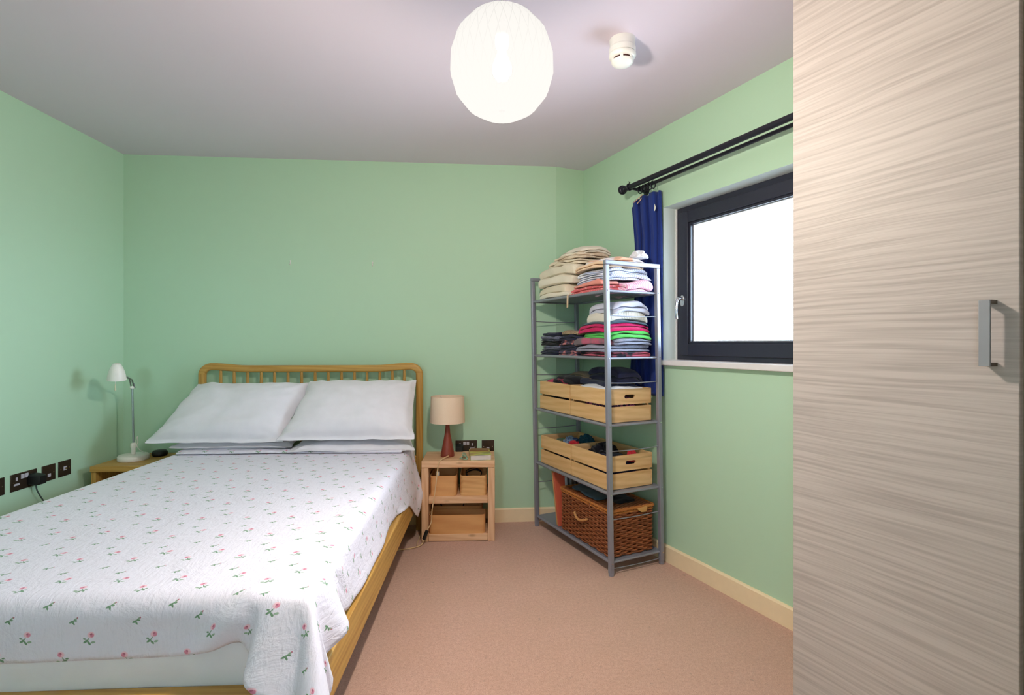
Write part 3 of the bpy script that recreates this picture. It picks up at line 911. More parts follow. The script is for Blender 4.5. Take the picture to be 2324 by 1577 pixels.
plug('black plug in the double socket on the left wall with its cable hanging down', (LW + 0.006, 2.743, 0.527), RZL,
     [(0.0, -0.020, -0.024), (0.004, -0.022, -0.06), (0.030, -0.030, -0.12), (0.070, -0.050, -0.20), (0.09, -0.060, -0.30), (0.10, -0.060, -0.42)])
plug('black plug in the double socket half hidden behind the brown table lamp', on_back(-0.195, 0.515, 0.006), wang,
     [(0.0, -0.024, -0.024), (-0.002, -0.018, -0.05), (-0.006, -0.016, -0.10), (-0.01, -0.018, -0.20), (-0.01, -0.020, -0.40)])

# ------------------------------------------------------------------ left oak bedside table and desk lamp
lt = thing('bedside_table', 'small oak bedside table in the left corner, mostly hidden by the bed', 'bedside table', (-2.105, 3.20, 0))
x0, x1, y0, y1 = -0.185, 0.195, -0.175, 0.195
MB().box(x0, x1, y0, y1, 0.487, 0.520).build('table_top', m_oak, lt, bevel=0.003)
for sx in (x0 + 0.004, x1 - 0.031):
    MB().box(sx, sx + 0.027, y0 + 0.006, y1 - 0.004, 0.0, 0.487).build('side_panel', m_oak_z, lt, bevel=0.002)
MB().box(x0 + 0.031, x1 - 0.031, y1 - 0.016, y1 - 0.006, 0.06, 0.487).build('back_panel', m_oak, lt)
MB().box(x0 + 0.031, x1 - 0.031, y0 + 0.010, y1 - 0.016, 0.355, 0.373).build('shelf', m_oak, lt, bevel=0.002)
MB().box(x0 + 0.031, x1 - 0.031, y0 + 0.010, y0 + 0.028, 0.09, 0.34).build('drawer_front', m_oak, lt, bevel=0.002)
MB().box(x0 + 0.031, x1 - 0.031, y0 + 0.010, y1 - 0.016, 0.05, 0.07).build('bottom_panel', m_oak, lt)

m_lampw = plain('cream_lamp_metal', rgb(238, 234, 226), 0.35)
m_steel = plain('satin_steel', rgb(176, 184, 188), 0.32, 0.9)
dl = thing('desk_lamp', 'white desk lamp with a bell shade on the oak bedside table in the left corner', 'desk lamp', (-2.160, 3.195, 0.5205))
MB().lathe([(0.078, 0), (0.081, 0.004), (0.081, 0.026), (0.075, 0.032), (0.02, 0.034)], 48).build('base', m_lampw, dl, smooth=True)
MB().lathe([(0.011, 0.034), (0.011, 0.070), (0.015, 0.076), (0.015, 0.096), (0.010, 0.102), (0.007, 0.104)], 20).build('stem_socket', m_lampw, dl, smooth=True)
MB().tube([(0, 0, 0.10), (-0.004, 0, 0.30), (-0.007, 0, 0.445)], 0.0055, 12).build('pole', m_steel, dl, smooth=True)
MB().lathe([(0.012, -0.006), (0.014, 0), (0.012, 0.008)], 16).build('joint', m_lampw, dl, (-0.007, 0, 0.440), smooth=True)
pt = Vector((-0.007, 0, 0.446)); hdp = Vector((0.036, -0.175, 0.545))
for off in (Vector((0.008, 0, 0)), Vector((-0.008, 0, 0.006))):
    MB().tube([pt + off, pt.lerp(hdp, 0.25) + off + Vector((0.010, 0, 0.020)), pt.lerp(hdp, 0.8) + off], 0.004, 8).build('arm', m_steel, dl, smooth=True)
MB().tube([pt + Vector((0.016, 0, -0.01)), pt + Vector((0.018, -0.01, 0.015)), pt + Vector((0.010, -0.02, 0.035))], 0.003, 8).build('spring_wire', m_steel, dl, smooth=True)
shp = [(0.0555, -0.060), (0.0545, -0.052), (0.051, -0.030), (0.044, -0.002), (0.034, 0.024), (0.024, 0.042), (0.018, 0.048), (0.004, 0.049), (0.004, 0.046), (0.016, 0.045), (0.032, 0.020), (0.042, -0.004), (0.049, -0.032), (0.0535, -0.060), (0.0555, -0.060)]
MB().lathe(shp, 40, cap=False).build('lamp_shade', m_lampw, dl, (0.046, -0.205, 0.552), (math.radians(6), math.radians(4), 0), smooth=True).scale = (0.84, 0.84, 0.88)
MB().lathe([(0.012, 0.03), (0.016, 0.0), (0.020, -0.02), (0.014, -0.036), (0.004, -0.040)], 16).build('bulb', plain('unlit_bulb', rgb(230, 228, 222), 0.2), dl, (0.040, -0.205, 0.548), smooth=True)
MB().tube([(0.040, -0.207, 0.500), (0.041, -0.208, 0.478)], 0.0012, 6).build('pull_cord', m_lampw, dl)
MB().lathe([(0.002, 0.015), (0.0045, -0.02), (0.003, -0.024)], 10).build('pull_knob', plain('ivory_knob', rgb(226, 222, 190), 0.4), dl, (0.041, -0.208, 0.463), smooth=True)
MB().tube(spline([(0.010, 0.0, 0.085), (0.022, 0.004, 0.10), (0.020, 0.004, 0.14), (0.012, 0.004, 0.10), (0.030, 0.02, 0.05), (0.06, 0.10, 0.003), (0.07, 0.16, 0.003)], 6), 0.0022, 6).build('cable', m_lampw, dl, smooth=True)
bc = MB().add(*(lambda m: (m.v, m.f))(MB().lathe([(0.002, 0), (0.038, 0.001), (0.044, 0.012), (0.042, 0.026), (0.034, 0.034), (0.002, 0.036)], 28))).build('round_box', m_black, None, (-2.070, 3.300, 0.5205), smooth=True)
tag(bc, 'small round black box on the oak bedside table, half behind the bed', 'box')

# ------------------------------------------------------------------ pine bedside table
m_pine = wood('planed_pine', rgb(244, 206, 166), rgb(216, 164, 120), 0, 1.2, 0.55, True, 9)
m_pine_z = wood('planed_pine_upright', rgb(244, 208, 170), rgb(216, 166, 124), 2, 1.2, 0.55, True, 9)
NX0, NX1, NY0, NY1 = -0.412, 0.042, 3.155, 3.440
nt_ = thing('bedside_table', 'pine bedside table of thick planks with two open shelves, right of the bed', 'bedside table', ((NX0 + NX1) / 2, (NY0 + NY1) / 2, 0))
w2, d2 = (NX1 - NX0) / 2, (NY1 - NY0) / 2
MB().box(-w2, w2, -d2, d2, 0.458, 0.500).build('table_top', m_pine, nt_, bevel=0.003)
for sx in (-1, 1):
    a, b = sorted((sx * w2, sx * (w2 - 0.043)))
    MB().box(a, b, -d2, d2, 0, 0.457).build('side_panel', m_pine_z, nt_, bevel=0.003)
MB().box(-w2 + 0.044, w2 - 0.044, -d2 + 0.002, d2, 0.236, 0.279).build('middle_shelf', m_pine, nt_, bevel=0.003)
MB().box(-w2 + 0.044, w2 - 0.044, -d2 + 0.002, d2, 0.003, 0.046).build('bottom_shelf', m_pine, nt_, bevel=0.003)

# bentwood boxes
m_ply = wood('bentwood_veneer', rgb(232, 178, 118), rgb(208, 148, 90), 0, 0.8, 0.5, False, 6)
m_plyb = wood('bentwood_veneer_figured', rgb(234, 188, 128), rgb(204, 150, 92), 0, 1.4, 0.5, True, 8)
def bent_box(label, cx, cy, z, w, d, h, mat, cut=0.0, group=None):
    b = thing('bentwood_box', label, 'storage box', (cx, cy, z), 0, group)
    m = MB(); n = 10
    outer = rounded_rect(w, d, 0.025, 6); inner = rounded_rect(w - 0.008, d - 0.008, 0.021, 6); k = len(outer)
    def ztop(x, y): return h - (cut if y < -d * 0.25 else 0)
    vs = []
    for loop, fn in ((outer, lambda x, y: 0.0), (outer, ztop), (inner, ztop), (inner, lambda x, y: 0.006)):
        for x, y in loop: vs.append((x, y, fn(x, y)))
    fs = [(i * k + j, i * k + (j + 1) % k, (i + 1) * k + (j + 1) % k, (i + 1) * k + j) for i in range(3) for j in range(k)]
    fs += [tuple(range(k - 1, -1, -1)), tuple(3 * k + j for j in range(k))]
    m.add(vs, fs).build('box_wall', mat, b, smooth=True, fix=True)
    MB().prism(rounded_rect(w - 0.012, d - 0.012, 0.02, 5), 0.0055, 0.008).build('box_base', mat, b)
    return b
G = 'bentwood boxes in the pine bedside table'
by = NY0 + 0.125
bent_box('left of two small bentwood boxes on the middle shelf, with a white bottle inside', -0.278, by, 0.2795, 0.166, 0.215, 0.124, m_ply, 0, G)
bent_box('right of two small bentwood boxes on the middle shelf, with figured grain', -0.092, by, 0.2795, 0.166, 0.215, 0.124, m_plyb, 0, G)
bent_box('long front bentwood box on the bottom shelf of the pine table', -0.192, NY0 + 0.066, 0.0465, 0.350, 0.115, 0.116, m_ply, 0, G)
bent_box('bentwood box behind the long one on the bottom shelf', -0.200, NY0 + 0.195, 0.0465, 0.330, 0.125, 0.132, m_ply, 0, G)
bt = thing('bottle', 'small white bottle standing in the left bentwood box', 'bottle', (-0.318, NY0 + 0.055, 0.289))
MB().lathe([(0.014, 0), (0.015, 0.01), (0.015, 0.085), (0.009, 0.098)], 18).build('bottle_body', m_wplastic, bt, smooth=True)
MB().lathe([(0.010, 0.098), (0.010, 0.132), (0.009, 0.134)], 18).build('bottle_cap', m_wplastic, bt, smooth=True)
def coil(label, cx, cy, z, r, tilt):
    pts = [(r * math.cos(a) * (1 + 0.05 * math.sin(3 * a)), 0.02 * math.sin(a * 0.5) + a * 0.001, r * 0.62 * math.sin(a)) for a in [i * PI / 12 for i in range(60)]]
    o = MB().tube([(x, y, max(zz, -0.055)) for x, y, zz in pts], 0.003, 6).build('cable_coil', m_black, None, (cx, cy, z), (tilt, 0, 0), smooth=True)
    return tag(o, label, 'cable')
coil('loops of black cable sticking out of the right bentwood box', -0.092, by, 0.392, 0.050, -0.6)
coil('long loops of black cable above the boxes on the bottom shelf', -0.235, NY0 + 0.195, 0.172, 0.075, -0.4)

# table lamp
m_walnut = wood('reddish_walnut', rgb(156, 76, 58), rgb(128, 56, 42), 2, 1.0, 0.4, wave=0.02)
t = NT('pale_linen_shade'); v = t.obj()
hh = t.noise(t.obj((300, 300, 900)), 1, 2)
t.col(t.mix(hh, rgb(236, 208, 180), rgb(250, 228, 202))); t.set(0.9); t.bump(hh, 0.3, 0.001)
m_linen = t.m
tl = thing('table_lamp', 'table lamp with turned brown wooden base and cream drum shade', 'table lamp', (-0.262, 3.298, 0.5005))
MB().lathe([(0.042, 0), (0.045, 0.004), (0.043, 0.018), (0.036, 0.055), (0.026, 0.105), (0.0175, 0.15), (0.0135, 0.19), (0.0125, 0.222), (0.013, 0.235), (0.009, 0.236)], 40).build('base', m_walnut, tl, smooth=True)
MB().lathe([(0.006, 0.236), (0.006, 0.27), (0.016, 0.272), (0.016, 0.30)], 16).build('lamp_holder', m_wplastic, tl, smooth=True)
sh = [(0.112, 0.219), (0.112, 0.221), (0.107, 0.386), (0.105, 0.386), (0.110, 0.219), (0.112, 0.219)]
MB().lathe(sh, 56, cap=False).build('lamp_shade', m_linen, tl, smooth=True)
for k in range(3):
    a = k * 2 * PI / 3
    MB().tube([(0.014 * math.cos(a), 0.014 * math.sin(a), 0.290), (0.106 * math.cos(a), 0.106 * math.sin(a), 0.380)], 0.0012, 6).build('shade_spoke', m_steel, tl)
m_flex = plain('cream_fabric_flex', rgb(226, 196, 150), 0.7)
cx_, cy_, cz_ = -0.262, 3.298, 0.5005
cab = [(-0.252, 3.246, 0.512), (-0.262, 3.215, 0.514), (-0.288, 3.175, 0.507), (-0.305, 3.148, 0.492), (-0.312, 3.142, 0.44), (-0.325, 3.143, 0.33), (-0.345, 3.142, 0.20), (-0.350, 3.140, 0.13), (-0.372, 3.125, 0.085)]
cb = MB().tube([Vector(p) - Vector((cx_, cy_, cz_)) for p in spline(cab, 8)], 0.0034, 8).build('flex', m_flex, tl, smooth=True)
sw = MB()
d = Vector((-0.022, -0.010, -0.055)).normalized(); q = d.to_track_quat('Z', 'Y').to_matrix().to_4x4()
sw.prism(rounded_rect(0.021, 0.018, 0.006, 4), -0.028, 0.028, q)
MB().add(sw.v, sw.f).build('inline_switch', m_black, cb, (-0.383 - cx_, 3.120 - cy_, 0.058 - cz_), bevel=0.002)
cab2 = [(-0.392, 3.112, 0.034), (-0.402, 3.100, 0.010), (-0.425, 3.075, 0.005), (-0.47, 3.05, 0.005), (-0.53, 3.03, 0.005), (-0.60, 2.99, 0.005)]
MB().tube([Vector(p) - Vector((cx_, cy_, cz_)) for p in spline(cab2, 8)], 0.0034, 8).build('flex', m_flex, tl, smooth=True)
cab3 = [(-0.425, 3.075, 0.010), (-0.435, 3.12, 0.004), (-0.43, 3.22, 0.012), (-0.424, 3.30, 0.06), (-0.424, 3.38, 0.2)]
fl2 = MB().tube(spline(cab3, 8), 0.003, 8).build('floor_cable', m_flex, None, (0, 0, 0), smooth=True)
tag(fl2, 'thin cream cable rising from the carpet behind the headboard post', 'cable')

# book on the pine table
bk = thing('book', 'thick paperback with a yellow-green and brown landscape cover on the pine table', 'book', (-0.052, 3.262, 0.5005), math.radians(4))
t = NT('landscape_book_cover'); v = t.obj((4, 26, 1))
t.col(t.ramp(t.noise(v, 1.4, 3, 0.5, 0.6), [(0.30, rgb(122, 72, 40)), (0.42, rgb(190, 150, 70)), (0.52, rgb(206, 206, 96)), (0.62, rgb(96, 120, 60)), (0.75, rgb(150, 112, 60))])); t.set(0.35)
m_cover = t.m
t = NT('page_edges'); v = t.obj((1, 1, 900))
t.col(t.mix(t.noise(v, 1, 1), rgb(232, 226, 222), rgb(204, 196, 190))); t.set(0.9)
m_pages = t.m
MB().box(-0.064, 0.064, -0.094, 0.094, 0.0012, 0.030).build('pages', m_pages, bk)
MB().box(-0.066, 0.066, -0.096, 0.096, 0.030, 0.0312).build('front_cover', m_cover, bk)
MB().box(-0.066, 0.066, -0.096, 0.096, 0.0, 0.0012).build('back_cover', m_cover, bk)
MB().box(-0.0672, -0.066, -0.096, 0.096, 0.0, 0.0312).build('spine', m_cover, bk)
# thin booklet on top of it at the back
bk2 = thing('booklet', 'thin brown booklet lying on the back of the paperback', 'book', (-0.056, 3.318, 0.5320), math.radians(-3))
MB().box(-0.060, 0.060, -0.036, 0.036, 0.0, 0.006).build('booklet_cover', plain('brown_card', rgb(140, 92, 52), 0.5), bk2, bevel=0.001)
# tangled beads
m_bead = plain('sage_glass_beads', rgb(150, 184, 160), 0.15)
mb = MB(); bp = spline([(-0.022, -0.02, 0.004), (-0.012, 0.010, 0.004), (0.006, 0.030, 0.006), (0.010, 0.006, 0.012), (-0.006, -0.006, 0.020), (0.004, -0.020, 0.026), (0.020, -0.026, 0.012), (0.024, -0.034, 0.004), (0.008, -0.038, 0.004), (-0.010, -0.030, 0.010), (0.0, 0.0, 0.036), (0.012, 0.016, 0.022), (0.026, -0.010, 0.004)], 4)
for p in bp:
    mb.lathe([(0.0006, -0.0036), (0.0032, -0.002), (0.0038, 0), (0.0032, 0.002), (0.0006, 0.0036)], 8, Matrix.Translation(p))
tag(mb.build('bead_bracelet', m_bead, None, (-0.155, 3.215, 0.501), smooth=True), 'tangled pale green bead bracelet between the table lamp and the book', 'bracelet')

# ------------------------------------------------------------------ wardrobe
def wardrobe_mat():
    t = NT('rippled_pale_wood_laminate')
    v = t.obj((1.0, 2.6, 105)); lo = t.noise(t.obj((1, 1.6, 3.4)), 1.0, 2)
    n1 = t.n('ShaderNodeTexNoise'); n1.inputs['Scale'].default_value = 1; n1.inputs['Detail'].default_value = 2
    ad = t.n('ShaderNodeVectorMath', operation='ADD'); cb = t.n('ShaderNodeCombineXYZ')
    t.l(t.math('MULTIPLY', lo, 3.4), cb.inputs[2]); t.l(v, ad.inputs[0]); t.l(cb.outputs[0], ad.inputs[1]); t.l(ad.outputs[0], n1.inputs['Vector'])
    f = t.ramp(n1.outputs['Fac'], [(0.32, (0, 0, 0, 1)), (0.62, (1, 1, 1, 1))])
    t.col(t.mix(f, rgb(174, 163, 157), rgb(197, 186, 180))); t.set(0.5, 0, 0.35)
    t.bump(f, 0.22, 0.0014)
    return t.m
m_ward = wardrobe_mat()
m_wedge = plain('wardrobe_edge_band', rgb(170, 160, 128), 0.5)
WO = 1.435
wr = thing('wardrobe', 'tall wardrobe with rippled pale wood doors at the right edge', 'wardrobe', W(WO, 0.49, 0), A)
# local x = depth (towards the wall), y = along
MB().box(0.0, 0.019, 0.008, 0.522, 0.06, 2.38).build('door', m_ward, wr, bevel=0.002)
dr = wr.children[0]
MB().box(0.0, 0.019, -0.512, -0.004, 0.06, 2.38).build('door', m_ward, wr, (0, 0, 0), bevel=0.002)
MB().box(0.0195, 0.595, 0.502, 0.520, 0, 2.40).build('side_panel', m_ward, wr, bevel=0.001)
MB().box(0.0195, 0.595, -0.512, -0.494, 0, 2.40).build('side_panel', m_ward, wr, bevel=0.001)
MB().box(0.0195, 0.595, -0.494, 0.502, 2.382, 2.40).build('top_panel', m_wedge, wr)
MB().box(0.0195, 0.595, -0.494, 0.502, 0.06, 0.078).build('bottom_panel', m_wedge, wr)
MB().box(0.030, 0.040, -0.494, 0.502, 0.0, 0.06).build('plinth', m_wedge, wr)
MB().box(0.0195, 0.58, -0.007, 0.011, 0.078, 2.382).build('centre_panel', m_wedge, wr)
MB().box(0.585, 0.595, -0.494, 0.502, 0.06, 2.40).build('back_panel', m_wedge, wr)
m_hgrey = plain('satin_grey_handle', rgb(150, 152, 158), 0.5, 0.25)
m_hdark = plain('dark_handle_bracket', rgb(86, 78, 66), 0.45, 0.5)
hz0, hz1 = 1.178, 1.322
def wh(y, d_):
    h = MB().box(-0.036, -0.030, y - 0.010, y + 0.010, hz0, hz1).build('handle', m_hgrey, d_, bevel=0.001)
    for z in (hz0, hz1 - 0.008):
        MB().box(-0.0295, 0.0, y - 0.009, y + 0.009, z, z + 0.008).build('handle_bracket', m_hdark, h)
wh(0.0535, dr)
wh(-0.048, wr.children[1])
# ------------------------------------------------------------------ curtain rail and curtain
m_rail = plain('black_curtain_rail', rgb(34, 34, 46), 0.35, 0.3)
cr = thing('curtain_rail', 'double black curtain rail with a disc finial above the window', 'curtain rail', W(1.905, 2.37, 2.142), A)
MB().tube([(0, 0.040, 0), (0, -1.32, 0)], 0.0145, 20).build('front_rod', m_rail, cr, smooth=True)
MB().tube([(0.070, -0.012, -0.002), (0.070, -1.32, -0.002)], 0.0095, 16).build('rear_rod', m_rail, cr, smooth=True)
fm = Matrix.Rotation(-PI / 2, 4, 'X')
MB().lathe([(0.015, 0.0), (0.019, 0.004), (0.019, 0.020), (0.026, 0.024), (0.028, 0.032), (0.026, 0.040), (0.012, 0.043)], 28, fm).build('finial', m_rail, cr, (0, 0.028, 0), smooth=True)
MB().lathe([(0.010, 0.0), (0.014, 0.003), (0.014, 0.010), (0.006, 0.013)], 20, fm).build('finial', m_rail, cr, (0.070, -0.014, -0.002), smooth=True)
for y in (-0.004, -1.29):
    b = MB().tube([(-0.004, y, -0.004), (0.126, y, -0.010)], 0.0085, 12)
    b.lathe([(0.024, 0), (0.024, 0.005), (0.012, 0.009)], 20, Matrix.Translation((0.130, y, -0.010)) @ Matrix.Rotation(-PI / 2, 4, 'Y'))
    b.tube([(0.0 + 0.0185 * math.cos(a), y, 0.0185 * math.sin(a)) for a in [k * PI / 8 for k in range(16)]], 0.004, 8, closed=True)
    b.tube([(0, y, 0.017), (0, y, 0.030)], 0.0025, 8).tube([(-0.008, y, 0.030), (0.008, y, 0.030)], 0.0022, 8)
    b.build('bracket', m_rail, cr, smooth=True)

m_navy = fabric('navy_curtain_cloth', rgb(40, 60, 134), bump=0.15, weave=1200)
cu = thing('curtain', 'narrow navy blue curtain gathered at the left end of the rail behind the shelf unit', 'curtain', W(1.995, 2.345, 2.095), A)
def curtain_mesh():
    nu, nv = 96, 46; vs = []
    for j in range(nv + 1):
        v = j / nv; z = -1.165 * v
        yl = 0.118 - 0.030 * math.sin(min(v * 2.4, 1) * PI / 2) + 0.075 * v * v     # far edge
        yr = -0.128 - 0.008 * v
        off = 0.012 * min(1, v * 5)
        amp = 0.019 - 0.005 * v if v < 0.35 else 0.0155
        for i in range(nu + 1):
            u = i / nu
            ph = 2 * PI * (3.6 * u + 0.10 * math.sin(5 * u) + 0.10 * noise.noise(Vector((u * 3, v * 1.5, 2))))
            sq = math.sin(ph)
            x = off + amp * (sq + 0.18 * math.sin(3 * ph + 1)) * (0.75 + 0.5 * noise.noise(Vector((u * 4, 0, 7))))
            y = yl + (yr - yl) * u + 0.007 * math.sin(ph * 2) + 0.004 * noise.noise(Vector((u * 5, v * 3, 3)))
            if j == 0: z0 = 0.0
            slant = -0.040 * max(0, 0.28 - u) / 0.28 * (1 - v)
            x = 0.034 - math.log1p(math.exp((0.030 - x) * 300)) / 300 if x > 0 else x
            vs.append((x + 0.002 * noise.noise(Vector((u * 6, v * 9, 1))), y, z + slant))
    fs = [(j * (nu + 1) + i, j * (nu + 1) + i + 1, (j + 1) * (nu + 1) + i + 1, (j + 1) * (nu + 1) + i) for j in range(nv) for i in range(nu)]
    return MB().add(vs, fs)
co = curtain_mesh().build('curtain_cloth', m_navy, cu, smooth=True)
s_ = co.modifiers.new('solid', 'SOLIDIFY'); s_.thickness = 0.0022
m_tape = plain('peach_header_tape', rgb(232, 188, 160), 0.8)
MB().add([(-0.024, 0.062, -0.022), (-0.024, -0.014, 0.004), (-0.025, -0.014, -0.002), (-0.025, 0.062, -0.028)], [(0, 1, 2, 3)]).build('header_tape', m_tape, cu).modifiers.new('s', 'SOLIDIFY').thickness = 0.001
MB().add([(-0.026, 0.030, -0.040), (-0.026, -0.010, -0.016), (-0.027, -0.010, -0.024), (-0.027, 0.028, -0.046)], [(0, 1, 2, 3)]).build('header_tape', m_tape, cu).modifiers.new('s', 'SOLIDIFY').thickness = 0.001
MB().add([(-0.018, -0.112, -0.075), (-0.022, -0.128, -0.100), (-0.022, -0.118, -0.118), (-0.018, -0.108, -0.112)], [(0, 1, 2, 3)]).build('care_label', m_wplastic, cu).modifiers.new('s', 'SOLIDIFY').thickness = 0.0008
for y in (0.010, -0.020, -0.045, -0.070, -0.100):
    MB().tube([(-0.020 + 0.017 * math.cos(a), y, 0.036 + 0.021 * math.sin(a)) for a in [k * PI / 9 for k in range(18)]], 0.0028, 8, closed=True).build('curtain_ring', m_rail, cu, smooth=True)

# ------------------------------------------------------------------ grey metal shelf unit
m_grey = plain('silver_grey_powder_coat', rgb(150, 152, 166), 0.38, 0.35)
SHW, SHL = 0.344, 0.819
LEV = [0.073, 0.435, 0.797, 1.155, 1.513]
def lean(z): return 0.004 - 0.034 * z / 1.66
SU = thing('shelf_unit', 'tall grey metal shelf unit packed with clothes and crates beside the window', 'shelf unit', W(1.635, 2.184, 0), A)
for bx in (0, SHW):
    for ay in (0, SHL):
        m = MB(); h = 0.0125
        vs = [(bx + sx * h + lean(z), ay + sy * h, z) for z in (0.012, 1.645) for sx, sy in ((-1, -1), (1, -1), (1, 1), (-1, 1))]
        m.add(vs, [(3, 2, 1, 0), (4, 5, 6, 7)] + [(i, (i + 1) % 4, 4 + (i + 1) % 4, 4 + i) for i in range(4)])
        p = m.build('post', m_grey, SU, bevel=0.004, seg=3)
        MB().lathe([(0.009, 0), (0.0145, 0.001), (0.0145, 0.020)], 16).build('foot_cap', m_grey, p, (bx + lean(0), ay, 0), smooth=True)
        for z in LEV:
            MB().lathe([(0.004, 0), (0.004, 0.0015), (0.002, 0.0022)], 10, Matrix.Rotation(PI / 2, 4, 'X')).build('bolt', m_chrome, p, (bx + lean(z), -0.0125 if ay == 0 else ay - 0.0125, z - 0.006), smooth=True)
for ay in (0, SHL):
    MB().box(lean(1.645) - 0.0125, SHW + lean(1.645) + 0.0125, ay - 0.0125, ay + 0.0125, 1.645, 1.668).build('top_rail', m_grey, SU, bevel=0.004, seg=3)
    for z in [l + 0.222 for l in LEV[:-1]] + [0.036]:
        pts = [(0.010 + lean(z) + (SHW - 0.02) * k / 8, ay, z - 0.004 * math.sin(PI * k / 8) + (0.0 if z > 0.1 else -0.003 * k / 8)) for k in range(9)]
        MB().tube(pts, 0.0028, 8).build('cross_wire', m_grey, SU, smooth=True)
for z in LEV:
    L = lean(z); m = MB()
    m.box(0.010 + L, SHW - 0.010 + L, 0.008, SHL - 0.008, z - 0.004, z)
    for bx in (0.003, SHW - 0.003):
        m.tube([(bx + L, 0.006, z - 0.006), (bx + L, SHL - 0.006, z - 0.006)], 0.0085, 12)
    for ay in (0.004, SHL - 0.004):
        m.tube([(0.006 + L, ay, z - 0.006), (SHW - 0.006 + L, ay, z - 0.006)], 0.0065, 12)
    m.build('shelf_board', m_grey, SU, smooth=True)

# ------------------------------------------------------------------ folded clothes
def folded(w, l, T, n, seed, droop=0.006, amp=0.004, th=0.90, sweep=16, shear=0.0, drop_edge=0.0):
    """one garment folded n times: a serpentine section of width w (x) swept along l (y), total height T"""
    rnd = random.Random(seed)
    t = T / n; r = t / 2
    cen = []
    R0 = [w / 2 - r - rnd.uniform(0, 0.05) * w for _ in range(n)]
    ns = 9
    for k in range(n):
        z = (k + 0.5) * t; d = 1 if k % 2 == 0 else -1
        xa = -d * (w / 2 - r if k == 0 else R0[k - 1]); xb = d * R0[k]
        for i in range(ns): cen.append((xa + (xb - xa) * i / (ns - 1), z))
        if k < n - 1:
            for i in range(1, 4):
                a = i / 4 * PI
                cen.append((xb + d * r * math.sin(a), z + r * (1 - math.cos(a))))
    N = len(cen); up = []; dn = []
    for i, (x, z) in enumerate(cen):
        a = cen[max(i - 1, 0)]; b = cen[min(i + 1, N - 1)]
        dd = Vector((b[0] - a[0], b[1] - a[1])).normalized(); nn = Vector((-dd.y, dd.x)) * (t * th / 2)
        up.append((x + nn.x, z + nn.y)); dn.append((x - nn.x, z - nn.y))
    vs = []; SW = sweep
    for s in range(SW + 1):
        y = -l / 2 + l * s / SW; yh = 2 * s / SW - 1
        for loop in (up, dn):
            for x, z in loop:
                xh = 2 * x / w; kf = z / max(T, 1e-6)
                f1 = noise.noise(Vector((x * 9, y * 9, seed * 1.7 + kf * 2)))
                f2 = noise.noise(Vector((x * 30, y * 30, seed + kf * 4)))
                f3 = noise.noise(Vector((y * 11, kf * 5, seed * 3.1)))
                zz = z * (1 - 0.10 * abs(yh) ** 4 - 0.08 * min(1, abs(xh)) ** 4)
                zz += amp * (f1 * 1.6 + f2 * 0.8) * (0.35 + kf)
                zz -= droop * (min(1, abs(xh)) ** 3 + abs(yh) ** 3)
                xx = x + amp * 2.2 * f3 + shear * z - 0.10 * x * (abs(yh) ** 5) * 0.6
                yy = y + amp * 2.0 * noise.noise(Vector((x * 10, kf * 6, seed * 2.3)))
                yy *= 1 - 0.05 * min(1, abs(xh)) ** 4
                vs.append((xx, yy, zz))
    M2 = 2 * N; fs = []
    for s in range(SW):
        a = s * M2; b = a + M2
        for i in range(N - 1):
            fs.append((a + i, a + i + 1, b + i + 1, b + i))
            fs.append((a + N + i + 1, a + N + i, b + N + i, b + N + i + 1))
        fs.append((a, b, b + N, a + N)); fs.append((a + N - 1, a + 2 * N - 1, b + 2 * N - 1, b + N - 1))
    for a in (0, SW * M2):
        for i in range(N - 1):
            f = (a + i, a + N + i, a + N + i + 1, a + i + 1)
            fs.append(f if a == 0 else f[::-1])
    return MB().add(vs, fs)
def crumple(rx, ry, h, seed, nu=40, nv=14, rough=0.32):
    vs = []
    for j in range(nv + 1):
        v = j / nv * PI / 2
        for i in range(nu):
            a = 2 * PI * i / nu
            d = Vector((math.cos(a) * math.cos(v), math.sin(a) * math.cos(v), math.sin(v)))
            n1 = abs(noise.noise(d * 2.1 + Vector((seed, 0, 0)))) ; n2 = abs(noise.noise(d * 5.0 + Vector((0, seed, 0))))
            k = 1 - rough * n1 * 1.8 - rough * n2 * 0.7
            e = 0.75 if rough > 0.2 else 0.45
            sx = abs(d.x) ** e * (1 if d.x > 0 else -1); sy = abs(d.y) ** e * (1 if d.y > 0 else -1)
            vs.append((rx * sx * k, ry * sy * k, h * d.z * k + 0.001))
    fs = [(j * nu + i, j * nu + (i + 1) % nu, (j + 1) * nu + (i + 1) % nu, (j + 1) * nu + i) for j in range(nv) for i in range(nu)]
    fs.append(tuple(range(nu - 1, -1, -1)))
    return MB().add(vs, fs)
def S(b, a, z):
    """shelf coordinates: b across from the front edge, a along from the near end, z height"""
    return W(1.635 + b + lean(z), 2.184 + a, z)
def garment(name, cat, label, a, b, z, la, lb, T, n, mat, seed, turn=0, group=None, **k):
    k['amp'] = k.get('amp', 0.004) * 1.7
    rj = random.Random(seed + 1); a += rj.uniform(-0.008, 0.008); b += rj.uniform(-0.006, 0.004)
    """turn 0: folds on the long front; 1: folds on the near end"""
    w, l = (lb, la) if turn % 2 == 0 else (la, lb)
    o = folded(w, l, T, n, seed, **k).build(name, mat, None, S(b, a, z), (0, 0, A + (PI / 2 if turn % 2 else 0) + random.Random(seed).uniform(-0.07, 0.07)), smooth=True, fix=False)
    s = o.modifiers.new('sub', 'SUBSURF'); s.levels = 1; s.render_levels = 1
    return tag(o, label, cat, group)
def heap(name, cat, label, a, b, z, ra, rb, h, mat, seed, group=None, rough=0.32, rz=0):
    o = crumple(rb, ra, h, seed, rough=rough).build(name, mat, None, S(b, a, z), (0, 0, A + rz), smooth=True)
    s = o.modifiers.new('sub', 'SUBSURF'); s.levels = 1; s.render_levels = 1
    return tag(o, label, cat, group)

